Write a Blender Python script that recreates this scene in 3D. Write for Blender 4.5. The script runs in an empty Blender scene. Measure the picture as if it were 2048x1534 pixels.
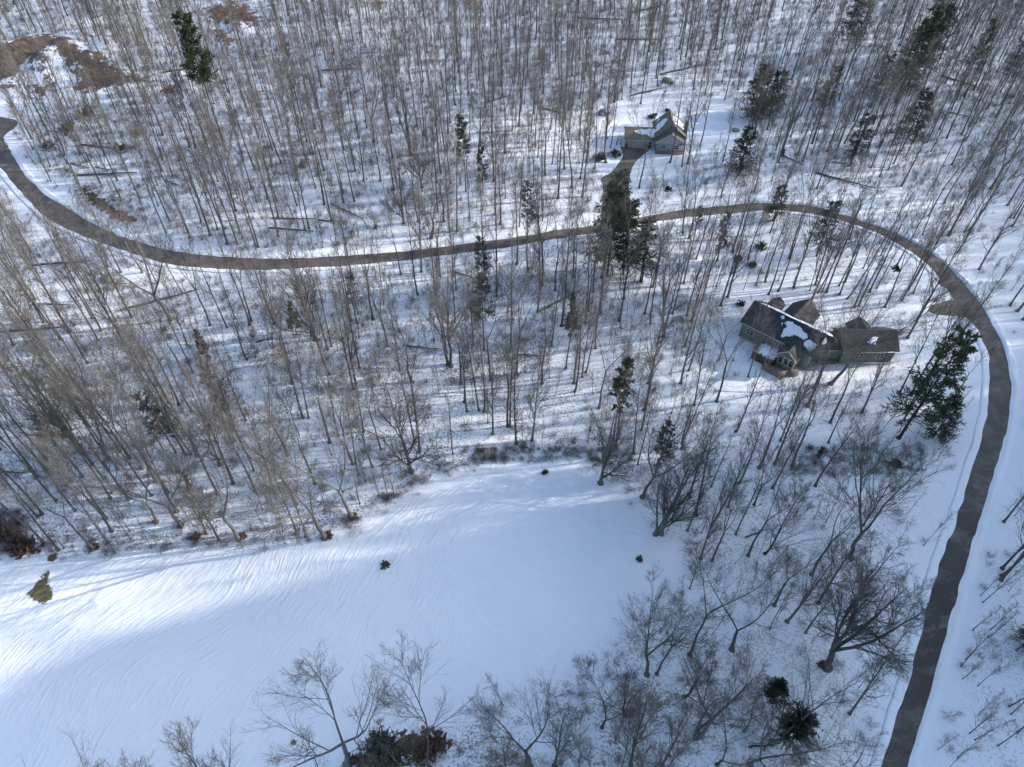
import bpy, math, random
import numpy as np

# ------------------------------------------------------------------ camera, sky, sun, exposure
scene = bpy.context.scene
CAM_H, PITCH, FPX = 115.0, math.radians(46), 1419.0
cam_data = bpy.data.cameras.new("camera")
cam = bpy.data.objects.new("camera", cam_data)
scene.collection.objects.link(cam)
cam.location = (0, 0, CAM_H)
cam.rotation_euler = (math.radians(90) - PITCH, 0, 0)
cam_data.sensor_width = 36.0
cam_data.lens = 36.0 * FPX / 2048.0
cam_data.clip_end = 9000
cam_data.clip_start = 1.0
scene.camera = cam

SUN_EL, SUN_AZ = math.radians(20), math.radians(9)      # azimuth measured from +X towards +Y
world = bpy.data.worlds.new("World")
scene.world = world
world.use_nodes = True
wn = world.node_tree
bg = wn.nodes["Background"]
sky = wn.nodes.new("ShaderNodeTexSky")
sky.sky_type = 'NISHITA'
sky.sun_disc = False
sky.sun_elevation = SUN_EL
sky.sun_rotation = math.radians(90) - SUN_AZ
sky.air_density = 1.0
sky.dust_density = 1.6
sky.ozone_density = 1.3
wn.links.new(sky.outputs[0], bg.inputs[0])
bg.inputs[1].default_value = 0.15
sun_d = bpy.data.lights.new("sun", 'SUN')
sun_d.energy = 2.8
sun_d.angle = math.radians(0.6)
sun_d.color = (1.0, 0.94, 0.87)
sun = bpy.data.objects.new("sun", sun_d)
scene.collection.objects.link(sun)
sun.rotation_euler = (0, math.radians(90) - SUN_EL, SUN_AZ)
scene.view_settings.view_transform = 'Standard'
scene.view_settings.look = 'None'
scene.view_settings.gamma = 1.0
scene.view_settings.use_curve_mapping = False
scene.view_settings.exposure = 1.36
scene.cycles.max_bounces = 6
scene.cycles.diffuse_bounces = 3
scene.cycles.glossy_bounces = 2

R = np.random.default_rng(11)
rnd = random.Random(5)

# ------------------------------------------------------------------ terrain and projection helpers
def ss(t):
    t = np.clip(t, 0, 1)
    return t * t * (3 - 2 * t)

def f0(x, y):
    x = np.asarray(x, float); y = np.asarray(y, float)
    h = 0.9 * np.sin(x * 0.031 + 1.3) * np.cos(y * 0.027 + 0.4) + 0.5 * np.sin(x * 0.071 + y * 0.043)
    h = h + 0.35 * np.sin(x * 0.013 - y * 0.09 + 2.0) * np.cos(x * 0.05)
    h = h + 0.05 * (np.clip(y, -50, 600) - 60)          # the land climbs gently away from the field
    h = h + (62 + 88 * ss(1 - (y - 106) / 46)) * ss((x - 104 - 0.47 * np.clip(y, 0, 500)) / 185)      # unseen wooded ridge to the east, added and shaped to shade the field
    # heaped earth banks on the upper left
    for (mx, my, rx, ry, mh) in ((-170, 266, 36, 17, 6.0), (-186, 262, 22, 9, 2.0), (-108, 292, 20, 11, 3.0)):
        d = ((x - mx) / rx) ** 2 + ((y - my) / ry) ** 2
        h = h + mh * np.exp(-d * 1.6) * (1 + 0.22 * np.sin(x * 0.45 + 1.3 * np.sin(y * 0.3)))
    far = np.clip((np.hypot(x, y - 130) - 330) / 900, 0, 1)
    return h + far * far * 60 * (0.55 + 0.45 * np.sin(x * 0.004 + 1) * np.cos(y * 0.0036))

def ground_z(x, y):
    return float(f0(x, y))

def un(px, py, z=None):
    """The point of the place that stands at a pixel of the 2048 px photograph: on the ground, or at height z above it."""
    u = (px - 1024) / FPX
    v = -(py - 767) / FPX
    d = (u, math.cos(PITCH) + v * math.sin(PITCH), -math.sin(PITCH) + v * math.cos(PITCH))
    g = 0.0
    for _ in range(8):
        t = (g + (z or 0) - CAM_H) / d[2]
        x, y = d[0] * t, d[1] * t
        g = ground_z(x, y)
    return (x, y)

def proj(x, y, z):
    dz = z - CAM_H
    dep = y * math.cos(PITCH) - dz * math.sin(PITCH)
    up = y * math.sin(PITCH) + dz * math.cos(PITCH)
    return 1024 + FPX * x / dep, 767 - FPX * up / dep

def in_poly(x, y, poly):
    x = np.asarray(x, float); y = np.asarray(y, float)
    ins = np.zeros(x.shape, bool)
    n = len(poly)
    for i in range(n):
        x1, y1 = poly[i]; x2, y2 = poly[(i + 1) % n]
        if y1 == y2: continue
        c = ((y1 > y) != (y2 > y)) & (x < (x2 - x1) * (y - y1) / (y2 - y1) + x1)
        ins ^= c
    return ins

def poly_dist(x, y, poly, closed=True):
    x = np.asarray(x, float); y = np.asarray(y, float)
    d = np.full(x.shape, 1e9)
    n = len(poly)
    for i in range(n if closed else n - 1):
        x1, y1 = poly[i]; x2, y2 = poly[(i + 1) % n]
        dx, dy = x2 - x1, y2 - y1
        t = np.clip(((x - x1) * dx + (y - y1) * dy) / max(dx * dx + dy * dy, 1e-9), 0, 1)
        d = np.minimum(d, np.hypot(x - x1 - t * dx, y - y1 - t * dy))
    return d

def signed(x, y, poly):
    """Distance to a polygon's edge, positive inside."""
    d = poly_dist(x, y, poly)
    return np.where(in_poly(x, y, poly), d, -d)

def gpoly(pts):
    return [un(*p) for p in pts]

def smooth_line(pts, step=2.0):
    P = np.array(pts, float)
    out = []
    for i in range(len(P) - 1):
        p0 = P[max(i - 1, 0)]; p1 = P[i]; p2 = P[i + 1]; p3 = P[min(i + 2, len(P) - 1)]
        n = max(2, int(np.hypot(*(p2 - p1)) / step))
        for k in range(n):
            t = k / n
            out.append(0.5 * ((2 * p1) + (-p0 + p2) * t + (2 * p0 - 5 * p1 + 4 * p2 - p3) * t * t + (-p0 + 3 * p1 - 3 * p2 + p3) * t ** 3))
    out.append(P[-1])
    return np.array(out)

# ------------------------------------------------------------------ object helpers
C = scene.collection

def mesh_np(name, verts, faces, mats, smooth=False, mat_idx=None):
    """verts (n,3); faces: list of (m,k) int arrays with k = 3 or 4."""
    me = bpy.data.meshes.new(name)
    verts = np.asarray(verts, np.float32)
    me.vertices.add(len(verts))
    me.vertices.foreach_set("co", verts.ravel())
    loops = np.concatenate([np.asarray(f, np.int32).ravel() for f in faces])
    sizes = np.concatenate([np.full(len(f), np.asarray(f).shape[1], np.int32) for f in faces])
    starts = np.concatenate([[0], np.cumsum(sizes)[:-1]]).astype(np.int32)
    me.loops.add(len(loops))
    me.loops.foreach_set("vertex_index", loops)
    me.polygons.add(len(sizes))
    me.polygons.foreach_set("loop_start", starts)
    me.polygons.foreach_set("loop_total", sizes)
    if smooth:
        me.polygons.foreach_set("use_smooth", np.ones(len(sizes), bool))
    if mat_idx is not None:
        me.polygons.foreach_set("material_index", np.asarray(mat_idx, np.int32))
    for m in (mats if isinstance(mats, (list, tuple)) else [mats]):
        me.materials.append(m)
    me.update(calc_edges=True)
    return me

def link(name, me, parent=None):
    o = bpy.data.objects.new(name, me)
    C.objects.link(o)
    if parent is not None: o.parent = parent
    return o

def tag(o, label=None, cat=None, group=None, kind=None):
    if label: o['label'] = label
    if cat: o['category'] = cat
    if group: o['group'] = group
    if kind: o['kind'] = kind
    return o

def empty(name, loc, rz=0.0):
    o = bpy.data.objects.new(name, None)
    C.objects.link(o)
    o.location = loc
    o.rotation_euler = (0, 0, rz)
    o.empty_display_size = 0.5
    return o

# ------------------------------------------------------------------ materials
def nd(nt, t, **kw):
    n = nt.nodes.new(t)
    for k, v in kw.items():
        if k.startswith('i_'):
            n.inputs[k[2:].replace('_', ' ')].default_value = v
        else:
            setattr(n, k, v)
    return n

def new_mat(name, rough=0.9, spec=0.2):
    m = bpy.data.materials.new(name)
    m.use_nodes = True
    nt = m.node_tree
    b = nt.nodes["Principled BSDF"]
    b.inputs["Roughness"].default_value = rough
    b.inputs["Specular IOR Level"].default_value = spec
    return m, nt, b

def noise(nt, scale, detail=4, rough=0.55, vec=None, dist=0.0):
    n = nd(nt, "ShaderNodeTexNoise")
    n.inputs["Scale"].default_value = scale
    n.inputs["Detail"].default_value = detail
    n.inputs["Roughness"].default_value = rough
    n.inputs["Distortion"].default_value = dist
    if vec is not None: nt.links.new(vec, n.inputs["Vector"])
    return n.outputs["Fac"]

def ramp(nt, fac, stops):
    r = nd(nt, "ShaderNodeValToRGB")
    e = r.color_ramp.elements
    while len(e) < len(stops): e.new(0.5)
    for el, (p, c) in zip(e, stops):
        el.position = p
        el.color = (c[0], c[1], c[2], 1) if isinstance(c, (tuple, list)) else (c, c, c, 1)
    nt.links.new(fac, r.inputs[0])
    return r.outputs[0]

def mix(nt, fac, a, b):
    n = nd(nt, "ShaderNodeMix", data_type='RGBA')
    for s, v in ((n.inputs[0], fac), (n.inputs[6], a), (n.inputs[7], b)):
        if isinstance(v, bpy.types.NodeSocket): nt.links.new(v, s)
        elif isinstance(v, (tuple, list)): s.default_value = (v[0], v[1], v[2], 1)
        else: s.default_value = v
    return n.outputs[2]

def mth(nt, op, a, b=None, c=None, clamp=False):
    n = nd(nt, "ShaderNodeMath", operation=op, use_clamp=clamp)
    for s, v in zip(n.inputs, (a, b, c)):
        if v is None: continue
        if isinstance(v, bpy.types.NodeSocket): nt.links.new(v, s)
        else: s.default_value = v
    return n.outputs[0]

def bump(nt, b, h, strength=0.5, dist=0.1):
    n = nd(nt, "ShaderNodeBump")
    n.inputs["Strength"].default_value = strength
    n.inputs["Distance"].default_value = dist
    nt.links.new(h, n.inputs["Height"])
    nt.links.new(n.outputs[0], b.inputs["Normal"])

def pos(nt):
    return nd(nt, "ShaderNodeNewGeometry").outputs["Position"]

def objco(nt):
    return nd(nt, "ShaderNodeTexCoord").outputs["Object"]

def attr(nt, name):
    a = nd(nt, "ShaderNodeAttribute", attribute_name=name)
    return a.outputs["Fac"]

def vscale(nt, vec, s, rot=0.0):
    m = nd(nt, "ShaderNodeMapping")
    m.inputs["Scale"].default_value = s
    m.inputs["Rotation"].default_value = (0, 0, rot)
    nt.links.new(vec, m.inputs["Vector"])
    return m.outputs[0]

def plain(name, col, rough=0.85, var=0.25, scale=3.0, spec=0.2, metal=0.0, bmp=0.0):
    m, nt, b = new_mat(name, rough, spec)
    f = noise(nt, scale, 5, 0.6, objco(nt))
    lo = tuple(c * (1 - var) for c in col); hi = tuple(min(1, c * (1 + var)) for c in col)
    nt.links.new(ramp(nt, f, [(0.3, lo), (0.7, hi)]), b.inputs["Base Color"])
    b.inputs["Metallic"].default_value = metal
    if bmp: bump(nt, b, f, bmp, 0.05)
    return m

def snow_ground_mat():
    m, nt, b = new_mat("snow_ground", 0.75, 0.25)
    p = pos(nt)
    forest, dirt, red, grass, bank, open_ = (attr(nt, a) for a in ("forest", "dirt", "red", "grass", "bank", "open"))
    # snow colour: clean with faint dirty variation
    big = noise(nt, 0.05, 4, 0.6, p)
    snow = ramp(nt, big, [(0.3, (0.74, 0.77, 0.82)), (0.7, (0.83, 0.84, 0.86))])
    # leaf litter and stalks poking through in the woods
    n1 = noise(nt, 2.3, 6, 0.75, p)
    n2 = noise(nt, 0.11, 3, 0.6, p)
    thr = mth(nt, 'MULTIPLY_ADD', n2, -0.34, 0.70)
    lit = mth(nt, 'SUBTRACT', n1, thr)
    lit = mth(nt, 'MULTIPLY', lit, 16, clamp=True)
    lit = mth(nt, 'MULTIPLY', lit, forest, clamp=True)
    lc = ramp(nt, noise(nt, 4.0, 3, 0.6, p), [(0.35, (0.09, 0.065, 0.045)), (0.65, (0.24, 0.18, 0.13))])
    col = mix(nt, mth(nt, 'MULTIPLY', lit, 0.85), snow, lc)
    # bare ground patches
    def patch(a, colour, k, amp, sc):
        n = noise(nt, sc, 7, 0.72, p)
        f = mth(nt, 'MULTIPLY_ADD', mth(nt, 'SUBTRACT', n, 0.5), amp, mth(nt, 'SUBTRACT', a, 0.5))
        near = mth(nt, 'MULTIPLY', mth(nt, 'SUBTRACT', a, 0.04), 9, clamp=True)
        return mth(nt, 'MULTIPLY', mth(nt, 'MULTIPLY', f, k, clamp=True), near)
    dcol = ramp(nt, noise(nt, 0.5, 8, 0.75, vscale(nt, p, (1, 2.6, 1), 0.25)), [(0.32, (0.045, 0.030, 0.022)), (0.5, (0.115, 0.078, 0.055)), (0.68, (0.24, 0.18, 0.125))])
    col = mix(nt, patch(dirt, dcol, 7, 2.1, 0.35), col, dcol)
    rcol = ramp(nt, noise(nt, 0.6, 7, 0.7, p), [(0.3, (0.11, 0.05, 0.03)), (0.7, (0.30, 0.15, 0.085))])
    col = mix(nt, patch(red, rcol, 8, 4.2, 0.4), col, rcol)
    gcol = ramp(nt, noise(nt, 2.0, 7, 0.75, p), [(0.3, (0.05, 0.045, 0.025)), (0.7, (0.19, 0.15, 0.08))])
    col = mix(nt, patch(grass, gcol, 8, 0.9, 1.6), col, gcol)
    bcol = ramp(nt, noise(nt, 1.2, 6, 0.7, p), [(0.3, (0.035, 0.025, 0.018)), (0.7, (0.14, 0.09, 0.06))])
    col = mix(nt, patch(bank, bcol, 9, 2.6, 0.8), col, bcol)
    nt.links.new(col, b.inputs["Base Color"])
    # wind-carved furrows on the open field, each zone with its own direction
    warp = nd(nt, "ShaderNodeTexNoise"); warp.inputs["Scale"].default_value = 0.035; warp.inputs["Detail"].default_value = 2
    nt.links.new(p, warp.inputs["Vector"])
    wv = nd(nt, "ShaderNodeVectorMath", operation='MULTIPLY_ADD')
    nt.links.new(warp.outputs["Color"], wv.inputs[0]); wv.inputs[1].default_value = (16, 16, 0); nt.links.new(p, wv.inputs[2])
    w = wv.outputs[0]
    def furrow(rot, s):
        r_ = noise(nt, 1.0, 4, 0.55, vscale(nt, vscale(nt, w, (1, 1, 1), rot), (s * 0.15, s, 1)))
        return mth(nt, 'ABSOLUTE', mth(nt, 'MULTIPLY_ADD', r_, 2.0, -1.0))
    sx = nd(nt, "ShaderNodeSeparateXYZ"); nt.links.new(p, sx.inputs[0])
    sel = mth(nt, 'MULTIPLY_ADD', mth(nt, 'SUBTRACT', noise(nt, 0.03, 2, 0.5, p), 0.5), 7.0, mth(nt, 'MULTIPLY_ADD', sx.outputs[0], 0.04, 0.9), clamp=True)
    fa = furrow(math.radians(-60), 1.05)
    fb = furrow(math.radians(28), 0.9)
    fur = mix(nt, sel, fa, fb)
    fine = noise(nt, 2.2, 5, 0.6, p)
    hump = noise(nt, 0.45, 4, 0.6, p)
    h1 = mth(nt, 'MULTIPLY', mth(nt, 'MULTIPLY', fur, open_), 1.0)
    h2 = mth(nt, 'MULTIPLY', hump, 0.8)
    h3 = mth(nt, 'MULTIPLY_ADD', fine, mth(nt, 'MULTIPLY_ADD', forest, 0.35, 0.08), h2)
    bump(nt, b, mth(nt, 'ADD', h1, h3), 0.55, 0.42)
    return m

def asphalt_mat():
    m, nt, b = new_mat("asphalt", 0.75, 0.35)
    p = pos(nt)
    sep = nd(nt, "ShaderNodeSeparateXYZ"); nt.links.new(p, sep.inputs[0])
    base = ramp(nt, noise(nt, 0.35, 7, 0.7, p), [(0.25, (0.06, 0.055, 0.05)), (0.5, (0.115, 0.102, 0.088)), (0.75, (0.20, 0.178, 0.15))])
    wet = noise(nt, 0.16, 6, 0.7, vscale(nt, p, (0.7, 1.6, 1), -0.5), 0.6)
    # meltwater has run over the lower, eastern stretch
    east = mth(nt, 'MULTIPLY', mth(nt, 'SUBTRACT', sep.outputs[0], 40), 0.03, clamp=True)
    south = mth(nt, 'MULTIPLY', mth(nt, 'SUBTRACT', 90, sep.outputs[1]), 0.06, clamp=True)
    k = mth(nt, 'MULTIPLY', mth(nt, 'MULTIPLY', mth(nt, 'SUBTRACT', wet, 0.455), 18, clamp=True), mth(nt, 'MULTIPLY', east, south))
    col = mix(nt, mth(nt, 'MULTIPLY', k, 0.88), base, (0.024, 0.025, 0.026))
    gr = mth(nt, 'MULTIPLY', mth(nt, 'SUBTRACT', noise(nt, 2.6, 4, 0.7, p), 0.73), 12, clamp=True)
    col = mix(nt, mth(nt, 'MULTIPLY', gr, 0.5), col, (0.45, 0.45, 0.47))
    nt.links.new(col, b.inputs["Base Color"])
    nt.links.new(mth(nt, 'MULTIPLY_ADD', k, -0.3, 0.8), b.inputs["Roughness"])
    bump(nt, b, noise(nt, 6, 4, 0.6, p), 0.3, 0.03)
    return m

def bark_mat(name, dark, light, sc=2.0):
    m, nt, b = new_mat(name, 0.9, 0.15)
    p = objco(nt)
    oi = nd(nt, "ShaderNodeObjectInfo")
    f = noise(nt, sc, 5, 0.7, vscale(nt, p, (1, 1, 0.25)))
    c = ramp(nt, f, [(0.3, dark), (0.7, light)])
    hsv = nd(nt, "ShaderNodeHueSaturation")
    nt.links.new(c, hsv.inputs["Color"])
    nt.links.new(mth(nt, 'MULTIPLY_ADD', oi.outputs["Random"], 0.6, 0.72), hsv.inputs["Value"])
    nt.links.new(hsv.outputs[0], b.inputs["Base Color"])
    bump(nt, b, noise(nt, 9, 3, 0.6, vscale(nt, p, (1, 1, 0.15))), 0.6, 0.04)
    return m

def leaf_mat(name, dark, light):
    m, nt, b = new_mat(name, 0.7, 0.2)
    f = noise(nt, 0.9, 4, 0.7, objco(nt))
    f2 = noise(nt, 12, 2, 0.6, objco(nt))
    c = ramp(nt, mth(nt, 'MULTIPLY_ADD', f2, 0.5, mth(nt, 'MULTIPLY', f, 0.5)), [(0.35, dark), (0.65, light)])
    nt.links.new(c, b.inputs["Base Color"])
    return m

M = {}
M['ground'] = snow_ground_mat()
M['asphalt'] = asphalt_mat()
M['bark'] = bark_mat("bark_grey_brown", (0.058, 0.056, 0.053), (0.175, 0.168, 0.158))
M['bark_pale'] = bark_mat("bark_pale", (0.13, 0.115, 0.10), (0.36, 0.32, 0.27))
M['bark_dark'] = bark_mat("bark_dark", (0.03, 0.025, 0.022), (0.11, 0.09, 0.075))
M['twig'] = bark_mat("twig_bark", (0.075, 0.069, 0.062), (0.175, 0.162, 0.147), 0.7)
M['twig_red'] = bark_mat("twig_bark_reddish", (0.082, 0.066, 0.059), (0.195, 0.162, 0.146), 0.7)
M['pine'] = leaf_mat("pine_needles", (0.028, 0.038, 0.022), (0.082, 0.100, 0.052))
M['pine_yellow'] = leaf_mat("yellowish_needles", (0.05, 0.07, 0.02), (0.16, 0.19, 0.06))
M['hemlock'] = leaf_mat("hemlock_needles", (0.020, 0.028, 0.019), (0.070, 0.086, 0.052))
M['hemlock_brown'] = leaf_mat("dull_needles", (0.035, 0.034, 0.024), (0.095, 0.095, 0.065))
M['dead_leaf'] = leaf_mat("dead_leaves", (0.075, 0.052, 0.04), (0.22, 0.15, 0.11))
M['snow'] = plain("settled_snow", (0.80, 0.82, 0.85), 0.7, 0.03, 1.5, bmp=0.3)

# ------------------------------------------------------------------ layout of the place
UP = [(-110, 205), (-40, 222), (0, 233), (36, 242), (24, 258), (5, 275), (22, 302), (50, 347), (87, 384), (120, 406), (175, 439), (225, 464), (287, 486), (350, 501), (425, 511), (511, 516), (612, 515), (687, 510), (762, 505), (837, 499), (937, 486), (1023, 475), (1099, 461), (1174, 453), (1311, 429), (1374, 418), (1449, 410), (1511, 405), (1548, 406), (1623, 411), (1676, 425), (1736, 444), (1786, 464), (1848, 496), (1898, 534), (1936, 574), (1966, 614), (1998, 671), (2016, 721), (2024, 768), (2022, 808), (2008, 889), (1984, 962), (1959, 1042), (1928, 1147), (1897, 1258), (1871, 1352), (1849, 1428), (1816, 1533), (1762, 1720)]
LO = [(-110, 265), (-60, 290), (-25, 312), (0, 336), (37, 382), (75, 421), (107, 445), (160, 471), (225, 494), (287, 515), (337, 528), (400, 536), (462, 540), (511, 541), (637, 535), (737, 528), (799, 523), (862, 515), (937, 505), (1023, 494), (1099, 480), (1164, 471), (1304, 446), (1399, 433), (1499, 424), (1551, 420), (1636, 431), (1711, 450), (1773, 476), (1836, 514), (1873, 549), (1902, 590), (1923, 625), (1951, 654), (1971, 696), (1977, 734), (1977, 768), (1973, 816), (1959, 885), (1943, 929), (1923, 998), (1899, 1066), (1871, 1147), (1845, 1247), (1817, 1352), (1798, 1416), (1762, 1533), (1706, 1720)]
UPw, LOw = smooth_line(gpoly(UP), 1.5), smooth_line(gpoly(LO), 1.5)
ROAD = [tuple(p) for p in UPw] + [tuple(p) for p in LOw[::-1]]
DRIVE_A = gpoly([(1240, 293), (1298, 298), (1291, 306), (1272, 323), (1262, 342), (1258, 370), (1258, 400), (1262, 440), (1205, 450), (1205, 400), (1206, 370), (1201, 357), (1222, 345), (1240, 322), (1246, 311)])
DRIVE_B = gpoly([(1862, 610), (1880, 606), (1902, 600), (1960, 608), (1975, 640), (1930, 634), (1905, 632), (1866, 627), (1856, 620)])
PULL = gpoly([(1868, 557), (1876, 553), (1888, 561), (1900, 572), (1890, 576), (1878, 568)])
FIELD = gpoly([(0, 1112), (60, 1118), (110, 1112), (200, 1110), (330, 1100), (480, 1090), (580, 1092), (660, 1082), (740, 1045), (800, 995), (880, 955), (1000, 925), (1100, 908), (1180, 935), (1240, 975), (1285, 1030), (1320, 1075), (1395, 1082), (1410, 1130), (1330, 1190), (1240, 1270), (1190, 1340), (1080, 1395), (950, 1420), (905, 1470), (880, 1540), (760, 1620), (500, 1720), (0, 1760), (-420, 1760), (-420, 1112)])
CLEARING = gpoly([(-80, 100), (30, 82), (90, 66), (135, 72), (165, 95), (200, 108), (245, 128), (300, 152), (310, 165), (250, 185), (180, 200), (120, 220), (60, 255), (-60, 240)])
DIRT = [gpoly([(-60, 98), (20, 84), (60, 74), (90, 66), (130, 74), (160, 97), (190, 110), (228, 120), (245, 140), (300, 151), (308, 160), (250, 168), (200, 180), (172, 188), (140, 174), (152, 150), (110, 130), (90, 150), (60, 135), (30, 155), (-60, 165)]),
        gpoly([(-60, 165), (50, 168), (110, 165), (105, 185), (85, 192), (62, 178), (-60, 176)])]
RED = [gpoly([(405, 20), (440, 8), (470, 4), (500, 14), (532, 45), (500, 47), (475, 54), (440, 52), (418, 44)]), gpoly([(428, 55), (460, 58), (470, 78), (452, 88), (432, 76)]),
       gpoly([(325, 170), (350, 172), (352, 186), (330, 186)])]
GRASS = [gpoly([(54, 1185), (74, 1164), (87, 1144), (104, 1134), (96, 1164), (109, 1185), (100, 1211), (78, 1207), (57, 1197)]), gpoly([(88, 1121), (104, 1105), (119, 1100), (114, 1120), (100, 1127)]),
         gpoly([(762, 1135), (768, 1122), (780, 1120), (778, 1132), (768, 1141)]), gpoly([(1271, 1113), (1281, 1112), (1286, 1124), (1278, 1127)]),
         gpoly([(570, 1494), (580, 1478), (596, 1476), (594, 1488), (578, 1498)])]
BANK = [gpoly([(800, 1470), (836, 1456), (880, 1462), (902, 1482), (884, 1506), (850, 1522), (800, 1520), (760, 1530), (700, 1540), (672, 1545), (690, 1515), (745, 1498)]), gpoly([(150, 372), (172, 372), (190, 385), (215, 405), (240, 418), (265, 430), (285, 445), (262, 446), (225, 438), (200, 420), (170, 402)]),
        gpoly([(-20, 1040), (20, 1050), (60, 1080), (90, 1102), (60, 1112), (0, 1075), (-20, 1070)])]
HOUSE_A = gpoly([(1215, 250), (1240, 195), (1330, 185), (1400, 190), (1500, 215), (1500, 290), (1420, 330), (1380, 360), (1290, 345), (1215, 330)])
HOUSE_B = gpoly([(1455, 600), (1530, 570), (1660, 600), (1760, 620), (1830, 660), (1815, 750), (1700, 750), (1600, 780), (1490, 750), (1455, 690)])
THIN = [gpoly([(690, 430), (760, 385), (810, 410), (830, 490), (700, 500)]), gpoly([(1560, 880), (1860, 880), (1900, 960), (1840, 1030), (1640, 960)]),
        gpoly([(1890, 280), (1990, 300), (2060, 430), (2060, 760), (2000, 620), (1950, 430)]), gpoly([(390, 0), (540, 0), (560, 70), (510, 95), (400, 60)]),
        gpoly([(1020, 940), (1260, 940), (1260, 990), (1020, 990)])]

def build_ground():
    def axis(lo, hi, step, far, g=1.22):
        a = list(np.arange(lo, hi + step * 0.5, step))
        s = step; x = a[-1]
        while x < far: s *= g; x += s; a.append(x)
        s = step; x = lo; pre = []
        while x > -far: s *= g; x -= s; pre.append(x)
        return np.array(pre[::-1] + a)
    xs = axis(-250, 262, 0.95, 4500); ys = axis(18, 360, 0.95, 4500)
    X, Y = np.meshgrid(xs, ys)
    Z = f0(X, Y)
    road_d = signed(X, Y, ROAD)
    Z -= 0.14 * np.clip(road_d / 0.8 + 0.3, 0, 1)
    for D in (DRIVE_A, DRIVE_B, PULL):
        Z -= 0.14 * np.clip(signed(X, Y, D) / 0.8 + 0.3, 0, 1) * (road_d < -0.4)
    n = X.size
    V = np.stack([X.ravel(), Y.ravel(), Z.ravel()], 1)
    nx, ny = len(xs), len(ys)
    i = (np.arange(ny - 1)[:, None] * nx + np.arange(nx - 1)[None]).ravel()
    F = np.stack([i, i + 1, i + 1 + nx, i + nx], 1)
    me = mesh_np("snowy_ground", V, [F], M['ground'], smooth=True)
    x, y = V[:, 0], V[:, 1]
    sf = lambda polys, w: np.clip(np.max([signed(x, y, p) for p in polys], 0) / w * 0.5 + 0.5, 0, 1)
    rd = road_d.ravel()
    field = sf([FIELD], 2.0)
    other = sf([CLEARING, HOUSE_A], 5.0)
    forest = (1 - field) * (1 - other * 0.8) * np.clip((-rd - 1.5) / 6, 0, 1)
    thin = sf(THIN, 6.0)
    A = {"forest": forest * (1 - 0.75 * thin) * (1 - 0.55 * np.clip((x - 5) / 50, 0, 1)), "open": field, "dirt": sf(DIRT, 5.5), "red": sf(RED, 4.0), "grass": sf(GRASS, 1.0), "bank": sf(BANK, 1.6)}
    for k, v in A.items():
        a = me.attributes.new(k, 'FLOAT', 'POINT')
        a.data.foreach_set("value", v.astype(np.float32))
    o = link("ground", me)
    tag(o, "snow covered ground of the woods and the open field", kind='structure')

def ribbon(name, a, b, z, mat, n=4, jit=0.0, seed=1):
    r = np.random.default_rng(seed)
    a = np.array(a); b = np.array(b)
    N = 420
    def res(p):
        d = np.concatenate([[0], np.cumsum(np.hypot(*np.diff(p, axis=0).T))])
        t = np.linspace(0, d[-1], N)
        return np.stack([np.interp(t, d, p[:, 0]), np.interp(t, d, p[:, 1])], 1)
    a, b = res(a), res(b)
    ja = np.convolve(r.normal(0, jit, N + 6), np.ones(3) / 3, 'same')[3:-3]; jb = np.convolve(r.normal(0, jit, N + 6), np.ones(3) / 3, 'same')[3:-3]
    w = (b - a) / np.hypot(*(b - a).T)[:, None]
    a = a + w * ja[:, None]; b = b + w * jb[:, None]
    V = []
    for k in range(n + 1):
        p = a + (b - a) * k / n
        V.append(np.stack([p[:, 0], p[:, 1], f0(p[:, 0], p[:, 1]) + z], 1))
    V = np.concatenate(V)
    i = (np.arange(n)[:, None] * N + np.arange(N - 1)[None]).ravel()
    F = np.stack([i, i + N, i + N + 1, i + 1], 1)
    o = link(name, mesh_np(name, V, [F], mat, smooth=True))
    return o

def flat_poly(name, poly, z, mat):
    import bmesh
    bm = bmesh.new()
    pts = smooth_line(list(poly) + [poly[0]], 1.2)[:-1]
    vs = [bm.verts.new((p[0], p[1], ground_z(*p) + z)) for p in pts]
    bm.faces.new(vs)
    bmesh.ops.triangulate(bm, faces=bm.faces[:])
    bm.normal_update()
    for f in bm.faces:
        if f.normal.z < 0: f.normal_flip()
    me = bpy.data.meshes.new(name); bm.to_mesh(me); bm.free(); me.materials.append(mat)
    return link(name, me)

def snow_bank(name, edge, side, seed, wid=1.7, hgt=0.34):
    """Ploughed ridge of snow beside the road: inner lip on the asphalt, outer foot in the snow."""
    r = np.random.default_rng(seed)
    e = smooth_line(edge, 0.6)
    N = len(e)
    t = np.gradient(e, axis=0); t /= np.hypot(*t.T)[:, None]
    nrm = np.stack([-t[:, 1], t[:, 0]], 1) * side
    def sm(s, w):
        k = np.hanning(w); k /= k.sum()
        return np.convolve(r.normal(0, s, N + 2 * w), k, 'same')[w:-w]
    w1, w2 = sm(0.5, 9), sm(0.2, 31)
    prof = [(-0.2, -0.2), (0.0, 0.05), (0.25, 0.72), (0.6, 1.0), (1.0, 0.8), (1.4, 0.35), (wid, -0.35)]
    V = []
    for j, (o, h) in enumerate(prof):
        off = o + (w1 * 0.5 + w2 * 0.5) * (1 - j / 9)
        p = e + nrm * off[:, None]
        z = f0(p[:, 0], p[:, 1]) + hgt * h * np.clip(1 + sm(1.6, 15), 0.25, 1.9)
        V.append(np.stack([p[:, 0], p[:, 1], z], 1))
    V = np.concatenate(V)
    n = len(prof) - 1
    i = (np.arange(n)[:, None] * N + np.arange(N - 1)[None]).ravel()
    F = np.stack([i, i + N, i + N + 1, i + 1], 1)
    if side > 0: F = F[:, ::-1]
    o = link(name, mesh_np(name, V, [F], M['snow'], smooth=True))
    return tag(o, kind='structure')

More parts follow.
